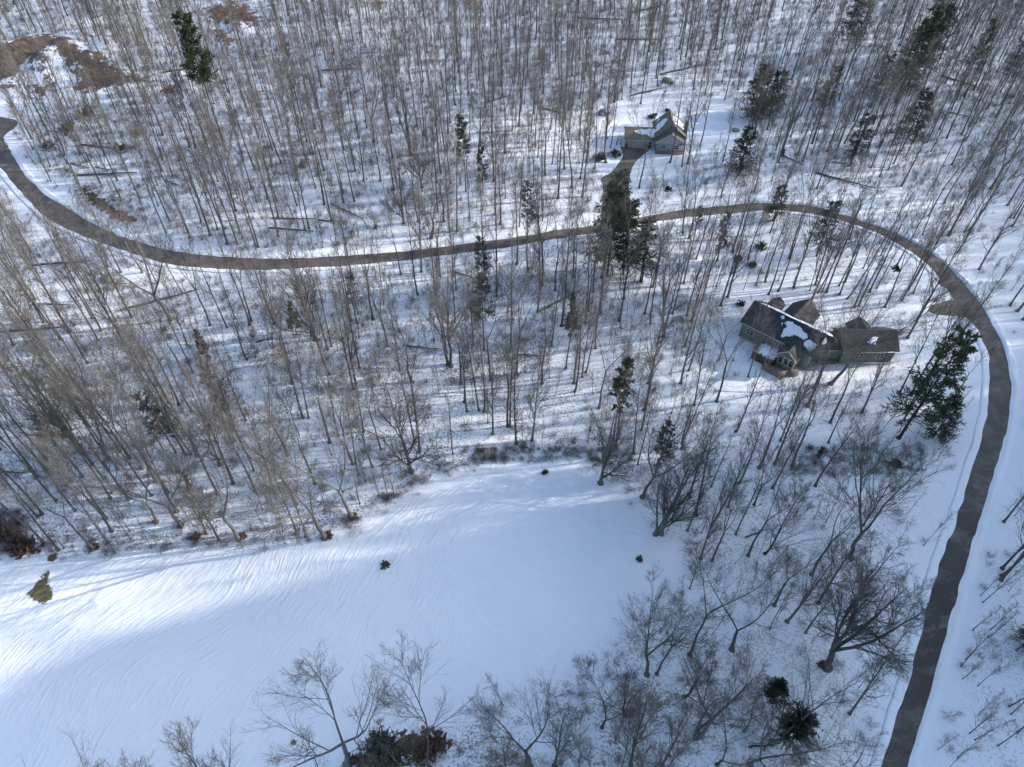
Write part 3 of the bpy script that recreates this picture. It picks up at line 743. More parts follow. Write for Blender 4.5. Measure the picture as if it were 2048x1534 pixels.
# ------------------------------------------------------------------ bare trees read off the place
# (x, y, ...) of each foot in small tiles: origin x, origin y, pixels per tile pixel, then feet as (x, y[, kind[, height]])
TILES = [
 (0, 0, .25, [(770,290,'M'),(1015,920,'S',20),(400,1335,'S',24),(935,905),(1230,1000,'M'),(1110,910),(1450,1055,'M'),(1510,1180,'M'),(1640,1150,'M'),(1945,1285,'M'),(1990,935),(1880,990),(1380,1415),(1300,1280),(940,1440),(1290,1370),(690,1295,'M',18),(535,1310,'M',20),(1300,1080),(860,1000,'S',20),(650,1010,'M',18),(190,75),(235,240),(350,255),(765,215),(930,340),(1000,380),(790,410),(895,455,'M'),(1160,820),(600,720),(1080,1520),(1840,1520,'M'),(2040,1360),(800,1460),(1570,1180),(1935,1080),(1560,1500),(130,300),(60,340),(290,250),(450,260),(530,270),(1090,560),(1230,600,'M'),(1500,600)]),
 (512, 0, .25, [(405,1130),(300,1195,'M'),(205,1310,'M'),(125,1330),(220,750),(345,1130),(185,1115,'M'),(210,1015),(490,835),(885,1025,'M'),(1045,880),(940,1135,'O',26),(780,870,'M'),(855,1445,'M'),(545,1365,'M'),(400,1300),(705,1200),(780,1260,'M'),(1240,1240,'F',33),(1340,1085),(1515,1210,'M'),(1560,1470),(1450,1460),(1065,950),(1390,705),(1260,855),(1780,640,'M'),(1970,600),(780,330),(850,340),(345,560),(520,690),(415,855),(870,1300,'P'),(530,940),(945,1390,'P'),(565,1120),(270,1080),(20,1110),(690,1530,'M'),(2025,370),(1480,1380),(1330,1500,'O',20),(1100,1520,'M'),(1780,1300,'M'),(1900,1450,'M'),(700,480,'M'),(980,620,'M'),(1150,560,'M'),(1300,520),(1600,840,'M'),(1830,860),(1000,300,'M'),(1200,260,'M'),(1400,330,'M'),(1600,420),(460,300,'M'),(250,430,'M')]),
 (1024, 0, .25, [(145,375,'M'),(185,315),(230,205),(325,430,'M'),(390,235),(545,480,'S'),(590,570,'M'),(540,790),(925,375),(1005,90),(1055,440),(1095,415),(1120,490),(1145,445),(1165,690,'M'),(1155,625),(950,700,'M'),(1030,830),(925,895,'P'),(880,795),(1430,310,'M'),(1385,455),(1350,480,'M'),(1340,385),(1370,350),(1630,260),(1640,250),(1700,75),(1430,520),(1680,670,'P',16),(1740,650),(1805,715,'M'),(1700,795),(1300,480,'P'),(750,1300,'F',30),(785,1180,'M'),(545,1430,'M'),(455,1165),(420,1350,'M'),(600,1300),(1260,1300,'S',30),(1405,1310,'M',33),(1500,1170),(1360,1335,'S'),(1745,1060,'P'),(2000,340),(2020,280),(265,1400,'M'),(480,1500,'M'),(610,1220),(320,1310),(190,1170),(1520,380),(705,735,'M'),(820,820,'M'),(1210,805,'P'),(660,1350),(60,900,'M'),(130,620),(10,860),(250,750,'M'),(400,720)]),
 (1536, 0, .25, [(110,515,'F',28),(290,320),(375,100),(1070,265,'M',32),(1020,60),(1480,680,'M'),(1680,715),(1760,870,'M',34),(1430,1105,'M'),(1570,1125,'M'),(1375,1035),(1270,1140),(1160,1140,'M'),(1100,1255,'M'),(820,1340,'M'),(890,1415),(960,1360,'M'),(1065,1490,'M'),(680,1480,'M'),(265,1065),(350,1150),(340,1430,'M'),(860,1080),(905,1145),(690,970),(735,1010),(570,800),(30,970),(25,1450),(1820,940),(1600,1015),(1550,1075),(1790,1170,'M'),(1740,1395,'M'),(1780,1510,'O',26),(1610,1530,'M'),(1300,500),(905,385),(645,1330),(235,1240),(275,1290),(1925,660),(2030,800,'M'),(1870,780),(1500,30),(1760,170,'M'),(1270,500,'M'),(1350,250,'M'),(1000,1130),(790,1220),(470,1210),(540,1210),(1640,720),(470,500,'M'),(600,500,'M'),(120,1250,'F'),(60,1200)]),
 (0, 384, .25, [(180,790),(110,1225,'M'),(230,885),(285,860,'M'),(350,1040,'M'),(450,885),(560,1115,'M'),(730,865),(740,1010,'M'),(810,1110),(930,1030,'M'),(945,1090),(985,1205,'M'),(1055,1000,'M'),(1370,1020,'O',30),(1680,1065,'M',24),(1815,1085,'S'),(1885,1015,'S',22),(2010,1030,'M',22),(1995,1065),(1645,865,'P'),(1465,1450,'M'),(600,1350,'M'),(430,1350,'M'),(1330,325),(1520,370),(1680,350),(1740,300),(1820,415,'M'),(1900,420),(1915,330),(1800,295),(1605,245),(1600,75),(1120,75),(970,70),(1360,235,'M'),(1500,325),(1270,110),(1885,150,'M'),(490,1180),(65,1350),(1545,1445),(550,1520,'M'),(1190,295,'P'),(780,1190),(1940,370),(310,1185,'M'),(705,1370),(2045,430)]),
 (512, 384, .25, [(90,55),(170,70),(330,110),(390,300,'M'),(425,290,'S'),(705,85,'M'),(790,75),(605,230),(545,100),(500,390,'P'),(305,380,'P'),(280,350,'P'),(365,360,'P'),(180,355),(145,430,'P'),(100,435,'P'),(15,440),(130,400,'P'),(535,405,'P'),(175,200),(965,300,'B',11),(1185,250,'O',23),(1300,240,'M'),(1505,235,'M'),(1550,325),(1705,230),(1605,310),(1915,180),(1955,255,'M'),(1400,370,'O',22),(1470,670,'M'),(1585,680),(1925,830),(2040,1250,'M'),(150,1055,'M',24),(440,1150),(480,1180,'O',27),(815,1050),(765,1030),(605,1235),(575,1260),(1535,1385,'F',31),(1560,1395,'O',28),(1590,1045),(1735,1225),(1050,1230,'M'),(1250,1520,'O',20),(260,1360),(800,1530,'M'),(290,1530,'M'),(1640,1530,'M'),(1455,910),(1840,700),(940,1020,'M'),(825,1410)]),
 (1024, 384, .25, [(40,575,'M'),(130,640,'M'),(240,745,'M'),(345,785,'M'),(225,780),(430,785),(490,680,'M'),(205,955,'M'),(395,1070,'M',28),(485,830),(590,1050,'M'),(610,950,'M'),(715,685,'M'),(740,605),(650,800),(715,970),(755,810,'P'),(855,1030,'M'),(895,850,'M'),(1065,970,'M'),(1210,1160,'F',29),(1210,985,'M'),(1110,1050),(1285,975),(1125,760,'M'),(1365,325,'M'),(1415,370,'M'),(1435,1035,'M'),(1520,870,'M'),(1640,550,'M'),(1670,910,'M'),(1725,840,'M'),(1840,690,'P',15),(1850,785,'P',16),(1950,745,'M',22),(1400,990),(315,1230),(435,1410),(670,1250),(865,1085,'P'),(40,1460,'M'),(240,1530,'M'),(565,1480),(500,1530,'M'),(1090,1530,'M'),(975,965,'P'),(1375,730),(1350,1530,'M'),(1425,1120,'P'),(590,1440),(5,1020),(1415,1430),(2030,720),(1035,720),(780,1220,'P')]),
 (1536, 384, .25, [(5,820,'M'),(80,795,'S'),(205,765,'S'),(250,610,'M'),(330,790,'S',22),(395,805),(435,795),(470,800,'S'),(340,880,'M'),(570,750),(570,820),(615,720,'M'),(630,855),(690,920,'M'),(730,910),(760,610,'S',20),(815,800),(870,770),(935,920,'M'),(1030,590),(1120,785,'M'),(1160,810),(1070,865,'S'),(1185,1035,'M'),(1115,1165,'M'),(900,510),(1465,340,'M'),(1570,320),(1610,310),(1570,400,'M'),(1915,105,'M'),(1935,210),(1965,210),(1935,910),(1990,950),(1950,275),(170,530,'M'),(1440,350),(1250,1530,'M'),(1200,1600,'M'),(500,1534,'O',25),(370,1570,'M'),(720,1000,'O',16),(2035,1020),(1945,790,'P'),(2010,440,'P'),(40,225),(140,290,'P'),(380,740,'S')]),
 (0, 768, .25, [(370,690,'M'),(295,745,'M'),(150,90),(265,210),(285,120),(375,600),(660,740),(840,1075,'M'),(895,1175,'M'),(865,1265),(755,1320,'M',24),(350,1270,'M',22),(470,1330),(510,1315,'P'),(310,1060),(335,1045),(605,1010),(885,915),(1030,920,'M',27),(835,750),(840,550,'F',32),(870,600),(1035,590,'M'),(960,540),(1145,675,'M'),(1245,775,'M',33),(1345,870,'M',33),(1425,700),(1410,1020,'M'),(1215,890),(1250,1105,'O',20),(1445,1130,'O',22),(1490,565),(1525,560),(1575,570,'M'),(1390,350,'M'),(1350,150),(1440,315),(1430,170),(1540,220),(1740,870),(1865,795,'M'),(1755,650,'M'),(1870,355),(1970,290),(1650,1200,'B'),(1750,1250,'M',20),(1910,1240,'O',25),(2000,595),(2035,860),(1045,1235,'P'),(1040,1180,'P'),(620,490,'O',31),(450,930),(1860,465),(2030,690),(945,680),(740,640,'M'),(60,1000,'B',14),(-60,900,'B',15),(150,1240,'B',10)]),
 (512, 768, .25, [(240,1275,'P',14),(400,1225,'S',20),(320,1200),(545,1230,'O',29),(770,1070,'O',28),(470,795,'M'),(320,965,'M'),(775,640,'M'),(590,465,'M'),(930,660),(980,900,'P',10),(1095,880,'P',12),(1050,865,'P',10),(835,955,'P',16),(820,725),(1235,695,'O',30),(1310,545,'M',28),(1670,145,'M'),(1690,220),(1785,210),(1820,220),(1895,400,'M'),(2015,340,'M'),(2030,340),(375,270),(660,415),(150,870),(100,960,'P'),(50,1005,'P'),(780,40,'M'),(555,1020,'P'),(1270,465),(860,385),(420,270),(255,570,'M')]),
 (1024, 768, .4034, [(22,295,'M',25),(100,280,'M',25),(150,300,'P'),(50,280,'P'),(438,492,'O',22),(515,310,'M'),(603,345,'S'),(625,400,'S',22),(645,560,'O',22),(712,745,'F',22),(740,742,'O',20),(845,320,'F',25),(870,725,'S',20),(880,560,'M'),(990,700,'M',22),(935,865,'M',20),(990,875,'M',20),(1110,235),(1225,415,'M'),(1110,745,'S'),(1200,600,'B'),(650,130),(310,38),(375,290,'P'),(430,300,'P'),(905,105),(1015,85,'M'),(915,650),(1125,490),(940,740,'P'),(1250,840,'B',18),(1170,850,'M')]),
 (1536, 768, .4034, [(195,110,'M',28),(310,190,'M',28),(465,140,'M'),(300,290,'S',18),(675,180,'S'),(690,130),(710,60),(655,38),(35,395,'M'),(60,280),(20,515,'S',22),(120,405,'M'),(1160,915,'M',22),(1155,950,'S'),(410,860,'O',28),(215,945,'M',22),(470,700,'B',16)]),
 (1536, 1150, .4034, [(30,150,'M',20),(40,225,'P'),(95,230,'M',22),(250,140,'M',24),(190,285,'S',20),(292,455,'K',31),(10,270,'S',18),(1155,25,'M'),(1065,135,'P',14),(1195,650,'M',18),(1235,780,'M',18),(1015,275,'P'),(1100,270,'P'),(980,420,'P'),(965,515,'P',8),(1040,550,'P',12),(1045,695,'P'),(1000,785,'P'),(840,865,'P',9),(945,900,'P',12),(1230,375,'P'),(215,335,'P',11),(1140,845,'S',14),(1205,690,'P'),(1090,310,'P'),(20,830,'O',22),(330,1080,'O',17)]),
 (1024, 1150, .4034, [(668,495,'O',24),(718,492,'M',23),(1090,370,'O',23),(855,600,'B',17),(912,805,'F',24),(930,800,'O',22),(560,695,'B',18),(445,755,'B',21),(1085,195,'P',8),(1150,775,'M',18),(745,945,'M',24),(590,940,'B',24),(210,945,'M',23),(90,950,'O',24),(1180,940,'O',20),(1015,940,'B',20),(330,930,'B',12),(1250,870,'B',14),(480,1080,'B',22),(700,1120,'B',22)]),
]
TREES = []
for (ox, oy, sc, L) in TILES:
    for e in L:
        px, py = ox + e[0] * sc, oy + e[1] * sc
        kind = e[2] if len(e) > 2 else 'S'
        h = e[3] if len(e) > 3 else H0[kind] * rnd.uniform(0.9, 1.12)
        if len(e) > 3 and py > 1250: h *= 0.92
        elif len(e) > 3 and py > 950: h *= 1.12
        elif px < 700 and 480 < py < 1100: h *= 1.08
        TREES.append([px, py, kind, h, None])
TREES += [[694, 1529, 'O', 28, None], [869, 1545, 'O', 24, None], [345, 1640, 'O', 28, None], [290, 1635, 'O', 26, None], [390, 1645, 'B', 28, None], [478, 1622, 'B', 25, None], [1150, 1640, 'O', 30, None], [1010, 1600, 'B', 25, None], [1250, 1640, 'O', 26, None], [1440, 1640, 'O', 24, None],
          [-60, 1130, 'M', 24, None], [-110, 1010, 'M', 26, None], [-50, 880, 'M', 27, None], [-90, 760, 'M', 27, None]]

LABELS = {   # feet (photo pixels) of trees that stand out
 (652, 1075): "large leaning bare tree on the field's top edge, brown litter around its foot",
 (704, 1035): "large pale forked bare tree at the field edge, right of the larger leaning one",
 (821, 942): "big spreading bare tree with a pale lower trunk at the field's top edge",
 (477, 1078): "spreading bare tree with brown leaves at its foot on the field's upper left edge",
 (1201, 966): "lone spreading bare tree standing in the snow at the field's top right",
 (1284, 994): "curved bare tree on the field's right corner beside a dull conifer",
 (1311, 1068): "dark twin-stemmed bare tree at the field's right corner, throwing a long shadow",
 (1323, 1067): "shorter stem leaning right beside the twin-stemmed corner tree of the field",
 (1365, 897): "bare tree splitting into a wide V, woods above the field's right corner",
 (1293, 1350): "left of the two bare trees that share one brown foot in the lower field corner",
 (1314, 1348): "right of the two bare trees that share one brown foot in the lower field corner",
 (1654, 1334): "huge spreading bare oak leaning toward the road in the lower right",
 (1464, 1299): "curved bare tree with wide arms, left of the huge leaning oak",
 (694, 1529): "leftmost full bare tree standing in the snow at the bottom edge of the field",
 (869, 1545): "bare tree growing over the brown leafy patch at the bottom edge",
 (1060, 1533): "widest spreading bare tree at the bottom edge, right of the brown patch",
 (1392, 1475): "bare tree forking low into two, between the bottom edge and the twin-foot pair",
 (754, 448): "small bare tree beside a cut stump in the clearing above the road",
 (632, 679): "spreading bare tree with level arms in the woods below the road",
 (896, 730): "massive bare tree with many fanned stems in the middle woods",
 (902, 733): "second great stem of the fanned massive tree in the middle woods",
 (342, 639): "pale forked bare tree just below the road on the left",
 (1326, 674): "bare tree parting into two leaning stems left of the green house",
 (1212, 325): "close pair of tall bare stems left of the long driveway",
 (1339, 325): "straight bare tree standing right in front of the brown house",
 (1375, 327): "tall bare tree at the right corner of the brown house",
 (1661, 767): "large bare tree whose crown covers the green house's right wing",
 (1976, 217): "thick straight bare tree in the upper right woods",
 (808, 446): "dark bare tree with drooping side limbs above the road",
 (1716, 634): "bare tree spreading its limbs behind the green house",
}
# landmarks used to tell the other trees apart
MARKS = [("the brown house", 1310, 265), ("the green house", 1620, 680), ("the tall sunlit pine", 447, 285), ("the dirt clearing", 180, 160), ("the slim green pine", 932, 382), ("the round dark hemlock", 1478, 350),
         ("the large leaning pine", 1797, 876), ("the huge leaning oak", 1654, 1334), ("the V-shaped bare tree", 1365, 897), ("the twin-stemmed corner tree", 1311, 1068), ("the young bright green pine", 594, 670),
         ("the yellowish green pine", 968, 700), ("the dark pine above the field", 1225, 893), ("the massive fanned tree", 896, 730), ("the pale forked tree", 342, 639), ("the small dark conifer at left", 130, 915),
         ("the lone field-top tree", 1201, 966), ("the pale-trunked field edge tree", 821, 942), ("the large leaning field edge tree", 652, 1075), ("the brown grass patch", 80, 1180), ("the wide bushy conifer", 1572, 1478),
         ("the open branched hemlock", 1633, 512), ("the short driveway stub", 1900, 618), ("the driveway mouth", 1230, 440), ("the spreading dark hemlock", 1507, 240), ("the largest dark conifer", 1790, 205),
         ("the red earth patch", 470, 35), ("the cut stump", 754, 448), ("the top right corner", 2040, 10), ("the dark bank by the road", 210, 410), ("the dull conifer in the left woods", 462, 850),
         ("the pointed young pine", 1143, 672), ("the bottom brown patch", 850, 1500), ("the twin-foot pair", 1300, 1350), ("the right edge", 2046, 1290), ("the road bend's top", 1550, 413), ("the road's outer bend", 2020, 740), ("the bright young pine at left", 418, 722), ("the thick upper right tree", 1976, 217)]
DIRS = ["right of", "above and right of", "above", "above and left of", "left of", "below and left of", "below", "below and right of"]
ORD = ["nearest", "second", "third", "fourth", "fifth", "sixth", "seventh", "eighth", "ninth", "tenth", "eleventh", "twelfth"]
SHORT = {'K': 'great spreading bare tree', 'S': 'slender bare tree', 'M': 'broad-topped bare tree', 'O': 'spreading bare tree', 'F': 'twin-stemmed bare tree', 'B': 'bushy bare tree', 'P': 'thin young bare tree'}

def name_trees(items):
    used = {}
    buckets = {}
    for it in items:
        px, py, kind = it[0], it[1], it[2]
        best = None
        for k, lab in LABELS.items():
            if k in used: continue
            d = math.hypot(k[0] - px, k[1] - py)
            if d < 5 and (best is None or d < best[0]): best = (d, k, lab)
        if best: it[4] = best[2]; used[best[1]] = True; continue
        m = min(range(len(MARKS)), key=lambda i: math.hypot(MARKS[i][1] - px, (MARKS[i][2] - py) * 1.3))
        a = math.atan2(-(py - MARKS[m][2]), px - MARKS[m][1])
        q = int(round(a / (math.pi / 4))) % 8
        buckets.setdefault((m, q, kind), []).append((math.hypot(MARKS[m][1] - px, MARKS[m][2] - py), it))
    for (m, q, kind), L in buckets.items():
        L.sort(key=lambda e: e[0])
        for i, (_, it) in enumerate(L):
            if len(L) == 1: it[4] = "%s standing %s %s" % (SHORT[kind], DIRS[q], MARKS[m][0])
            else: it[4] = "%s %s, %s %s" % ({"nearest": "closest"}.get(ORD[min(i, 11)], ORD[min(i, 11)] + " closest"), SHORT[kind], DIRS[q], MARKS[m][0])
    return

def apparent(t):
    x, y = un(t[0], t[1])
    d = math.hypot(x, y, CAM_H)
    vis = 1.0 if (-30 < t[0] < 2078 and t[1] < 1640) else 0.2
    return t[3] / d * vis * ({'S': 1, 'M': 1.25, 'O': 1.7, 'F': 1.4, 'B': 1.3, 'P': 0.8, 'K': 2}[t[2]])

TREES.sort(key=apparent, reverse=True)
seen = {}
NIND = 300
ind = TREES[:NIND]; rest = TREES[NIND:]
name_trees(ind)
placed = []
def lean_for(px, py, kind):
    # crowns on the edge of an opening reach towards the light
    x, y = un(px, py)
    lx, ly = rnd.gauss(0, 2.2), rnd.gauss(0, 2.2)
    return lx, ly
LEAN = {(694, 1529): (10, 0), (869, 1545): (2, 0), (1293, 1350): (-8, 0), (652, 1075): (-6, -5), (704, 1035): (-4, -5), (1654, 1334): (0, -2), (1464, 1299): (-3, 0), (1661, 767): (9, 4), (1314, 1348): (6, 3), (1284, 994): (5, 2), (821, 942): (-4, -2), (1323, 1067): (9, 4), (1555, 1485): (12, 0)}
for t in ind:
    px, py, kind, h, lab = t
    x, y = un(px, py)
    vs = VAR[kind]
    tm, cm = vs[rnd.randrange(len(vs))]
    o = empty("bare_tree", (x, y, ground_z(x, y)))
    lx, ly = lean_for(px, py, kind)
    for k, v in LEAN.items():
        if math.hypot(k[0] - px, k[1] - py) < 5: lx, ly = v
    Mx = Matrix.Rotation(math.radians(lx), 3, 'Y') @ Matrix.Rotation(math.radians(-ly), 3, 'X') @ Matrix.Rotation(rnd.uniform(0, 6.28), 3, 'Z')
    o.rotation_euler = Mx.to_euler()
    s = h / H0[kind]
    w = s ** 0.5 * rnd.uniform(0.9, 1.12)
    o.scale = (w, w, s)
    link("trunk", tm, o); link("crown", cm, o)
    tag(o, lab, "tree", "bare trees of the snowy woods")
    placed.append((x, y))

# ------------------------------------------------------------------ the rest of the forest and the undergrowth
def source_collection(name, meshes):
    col = bpy.data.collections.new(name)
    for i, me in enumerate(meshes):
        o = bpy.data.objects.new("%s_%02d" % (name, i), me)
        col.objects.link(o)
    return col

def joined(geo, bark, twig, name):
    tg, cg = geo
    V = np.concatenate(tg.v + cg.v)
    nt_ = tg.n
    Q = [np.concatenate(tg.q), np.concatenate(cg.q) + nt_]
    mi = np.concatenate([np.zeros(len(Q[0]), int), np.ones(len(Q[1]), int)])
    return mesh_np(name, V, Q, [bark, twig], True, mi)

def scatter(name, col, pts, rot, scl, idx, label, cat, grp=None):
    me = bpy.data.meshes.new(name + "_points")
    me.from_pydata([tuple(p) for p in pts], [], [])
    a = me.attributes.new("turn", 'FLOAT_VECTOR', 'POINT'); a.data.foreach_set("vector", np.asarray(rot, np.float32).ravel())
    a = me.attributes.new("size", 'FLOAT_VECTOR', 'POINT'); a.data.foreach_set("vector", np.asarray(scl, np.float32).ravel())
    a = me.attributes.new("pick", 'INT', 'POINT'); a.data.foreach_set("value", np.asarray(idx, np.int32))
    o = link(name, me)
    g = bpy.data.node_groups.new(name + "_nodes", 'GeometryNodeTree')
    g.interface.new_socket("Geometry", in_out='INPUT', socket_type='NodeSocketGeometry')
    g.interface.new_socket("Geometry", in_out='OUTPUT', socket_type='NodeSocketGeometry')
    N = g.nodes
    gi = N.new("NodeGroupInput"); go = N.new("NodeGroupOutput")
    ci = N.new("GeometryNodeCollectionInfo"); ci.inputs[0].default_value = col
    ci.inputs["Separate Children"].default_value = True; ci.inputs["Reset Children"].default_value = True
    iop = N.new("GeometryNodeInstanceOnPoints"); iop.inputs["Pick Instance"].default_value = True
    def at(nm, ty):
        n = N.new("GeometryNodeInputNamedAttribute"); n.data_type = ty; n.inputs[0].default_value = nm
        return n.outputs[0]
    e2r = N.new("FunctionNodeEulerToRotation")
    g.links.new(at("turn", 'FLOAT_VECTOR'), e2r.inputs[0])
    g.links.new(gi.outputs[0], iop.inputs["Points"])
    g.links.new(ci.outputs[0], iop.inputs["Instance"])
    g.links.new(at("pick", 'INT'), iop.inputs["Instance Index"])
    g.links.new(e2r.outputs[0], iop.inputs["Rotation"])
    g.links.new(at("size", 'FLOAT_VECTOR'), iop.inputs["Scale"])
    g.links.new(iop.outputs[0], go.inputs[0])
    md = o.modifiers.new("scatter", 'NODES'); md.node_group = g
    return tag(o, label, cat, grp, 'stuff')

far_meshes = [joined(bare_tree(700 + k, 28, 0.19, 0.45 if k < 4 else 0.36, 18 if k < 4 else 22, 5.2 if k < 4 else 7.0, (22, 46), low=4, n2=6, n3=4, n4=2, fork=2 if k in (3, 6) else 0, fork_t=0.4), M['bark'], M['twig'], "far_tree") for k in range(7)]
far_col = source_collection("forest_tree", far_meshes)
sap_meshes = [joined(bare_tree(800 + k, 7, 0.040, 0.2, 12, 2.6, (22, 45), n2=5, n3=3, n4=0, wob=0.06, thin=0.55), M['bark_dark'], M['twig_red'], "sapling") for k in range(5)]
sap_col = source_collection("forest_sapling", sap_meshes)
def brush(seed):
    r = np.random.default_rng(seed)
    g = Geo()
    n = 26
    P = np.zeros((n, 5, 3)); P[:, 0, :2] = r.normal(0, 0.45, (n, 2))
    d = nrmz(np.concatenate([r.normal(0, 0.45, (n, 2)), np.ones((n, 1))], 1)); ln = r.uniform(0.8, 2.2, n)
    for k in range(1, 5):
        d = nrmz(d + r.normal(0, 0.13, d.shape)); P[:, k] = P[:, k - 1] + d * (ln / 4)[:, None]
    Rr = np.tile(np.linspace(0.016, 0.007, 5), (n, 1))
    V, F = tubes(P, Rr, 3); g.add(V, F)
    B, S, l = grow(r, P, Rr, 5, 0.3, 1, 25, 60, 0.6, 3, rmin=0.009)
    V, F = tubes(B, S, 3); g.add(V, F)
    return g.mesh("brush", M['twig_red'])
brush_col = source_collection("forest_brush", [brush(900 + k) for k in range(4)])

sc = lambda *p: None
def clear_mask(x, y, road_gap, field_gap=0.0):
    ok = signed(x, y, ROAD) < -road_gap
    for D in (DRIVE_A, DRIVE_B): ok &= signed(x, y, D) < -1.5
    ok &= signed(x, y, FIELD) < -field_gap
    ok &= signed(x, y, CLEARING) < 0
    ok &= signed(x, y, HOUSE_A) < 0
    ok &= signed(x, y, HOUSE_B) < 0
    return ok

def visible_px(x, y):
    z = f0(x, y) - CAM_H
    dep = y * math.cos(PITCH) - z * math.sin(PITCH); up = y * math.sin(PITCH) + z * math.cos(PITCH)
    return 1024 + FPX * x / dep, 767 - FPX * up / dep

# candidate feet for the trees too many to name
n = 42000
cx = R.uniform(-300, 430, n); cy = R.uniform(-60, 390, n)
ok = clear_mask(cx, cy, 3.6, 0.5)
px_, py_ = visible_px(cx, cy)
infr = (px_ > -20) & (px_ < 2068) & (py_ > -10) & (py_ < 1560) & (cy > 5)
thin = np.max([signed(cx, cy, t) for t in THIN], 0) > 0
dens = np.where(infr, np.where(py_ < 330, 0.55, np.where(py_ < 900, 0.16, 0.06)), 0.6)
dens = np.where(infr & (py_ > 900) & (px_ > 1350), 0.12, dens)
dens = np.where(infr & (px_ > 1450) & (py_ > 400) & (py_ < 900), 0.10, dens)
dens = dens * np.clip(0.75 + 0.9 * np.sin(cx * 0.085 + 2 * np.sin(cy * 0.05)) * np.cos(cy * 0.07 + 1.5 * np.sin(cx * 0.04)), 0.12, 1.5)
dens = np.where(thin, 0.0, dens)
dens = np.where((~infr) & (cx < -200), 0.3, dens)
ok &= R.random(n) < dens
ok &= ~((~infr) & (cy < 45) & (cx < 85))
pts = [(p[0], p[1]) for p in placed] + [un(t[0], t[1]) for t in rest]
grid = {}
def near(x, y, d):
    gx, gy = int(x // 6), int(y // 6)
    for i in (-1, 0, 1):
        for j in (-1, 0, 1):
            for q in grid.get((gx + i, gy + j), ()):
                if (q[0] - x) ** 2 + (q[1] - y) ** 2 < d * d: return True
    return False
def put(x, y): grid.setdefault((int(x // 6), int(y // 6)), []).append((x, y))
for p in pts: put(*p)
for (px, py, *_r) in CONIFERS: put(*un(px, py))
fp, frot, fscl, fidx = [], [], [], []
def far_add(x, y, h, k=None):
    fp.append((x, y, ground_z(x, y) - 0.05))
    frot.append((rnd.gauss(0, 0.035), rnd.gauss(0, 0.035), rnd.uniform(0, 6.28)))
    s = h / 28; w = s ** 0.9 * rnd.uniform(0.75, 1.45)
    fscl.append((w, w, s)); fidx.append(rnd.randrange(7) if k is None else k)
for t in rest:
    x, y = un(t[0], t[1])
    far_add(x, y, t[3] if t[2] != 'P' else t[3] * 0.9, None if t[2] != 'S' else rnd.randrange(3))
for x, y, f in zip(cx[ok], cy[ok], infr[ok]):
    d = 4.4 if f else 5.5
    if near(x, y, d): continue
    put(x, y); far_add(x, y, rnd.choice((rnd.uniform(12, 20), rnd.uniform(20, 31), rnd.uniform(24, 33))))
print("forest trees", len(fp), "placed", len(placed), "rest", len(rest))
scatter("forest", far_col, fp, frot, fscl, fidx, "bare grey deciduous forest filling the snowy slopes behind the nearer trees", "forest")

n = 30000
cx = R.uniform(-245, 250, n); cy = R.uniform(25, 350, n)
ok = clear_mask(cx, cy, 2.6, -1.0)
px_, py_ = visible_px(cx, cy)
infr = (px_ > -20) & (px_ < 2068) & (py_ > -10) & (py_ < 1560)
thin = np.max([signed(cx, cy, t) for t in THIN], 0) > 0
cl = 0.5 + 0.5 * np.sin(cx * 0.19 + 2 * np.sin(cy * 0.11)) * np.cos(cy * 0.16 + 1.7 * np.sin(cx * 0.07))
pr = np.where((px_ > 1400) & (py_ > 380), 0.25, 0.65) * (0.25 + 0.75 * cl)
keep = ok & infr & (R.random(n) < pr * np.where(thin, 0.3, 1))
S = [(x, y) for x, y in zip(cx[keep], cy[keep])][:3600]
scatter("saplings", sap_col, [(x, y, ground_z(x, y) - 0.03) for x, y in S], [(rnd.gauss(0, 0.08), rnd.gauss(0, 0.08), rnd.uniform(0, 6.28)) for _ in S],
        [(lambda s: (s, s, s * 1.1))(rnd.uniform(0.5, 1.5)) for _ in S], [rnd.randrange(5) for _ in S], "thin leafless saplings growing thickly under the forest trees", "undergrowth")
keep2 = ok & infr & (R.random(n) < np.where((px_ > 1400) & (py_ > 380), 0.20, 0.5))
S = [(x, y) for x, y in zip(cx[keep2][::-1], cy[keep2][::-1])][:7500]
scatter("undergrowth", brush_col, [(x, y, ground_z(x, y) - 0.03) for x, y in S], [(0, 0, rnd.uniform(0, 6.28)) for _ in S],
        [(lambda s: (s, s, s * 0.9))(rnd.uniform(0.45, 1.15)) for _ in S], [rnd.randrange(4) for _ in S], "low reddish brown brush poking out of the forest snow", "undergrowth")
# brambles and dry stalks along the field edge
E_ = smooth_line(gpoly([(0, 1105), (110, 1108), (330, 1092), (480, 1085), (660, 1072), (760, 1020), (860, 955), (1000, 912), (1100, 900), (1200, 930), (1290, 1010)]), 0.5)
P_ = []
for p in E_:
    for _ in range(1 if rnd.random() < 0.62 else 2):
        P_.append((p[0] + rnd.gauss(0, 1.3), p[1] + abs(rnd.gauss(0, 2.2)) - 0.4))
for (a, b, c_, d_, k) in ((1580, 1850, 890, 950, 240), (-10, 60, 1020, 1105, 130), (930, 1260, 895, 925, 160), (150, 290, 375, 450, 90), (60, 330, 170, 330, 120)):
    for _ in range(k): P_.append(un(rnd.uniform(a, b), rnd.uniform(c_, d_)))
scatter("brambles", brush_col, [(x, y, ground_z(x, y) - 0.03) for x, y in P_], [(0, 0, rnd.uniform(0, 6.28)) for _ in P_],
        [(lambda s: (s, s, s * 0.7))(rnd.uniform(0.3, 0.9)) for _ in P_], [rnd.randrange(4) for _ in P_], "dry brambles and stalks along the edge of the open field", "brambles")

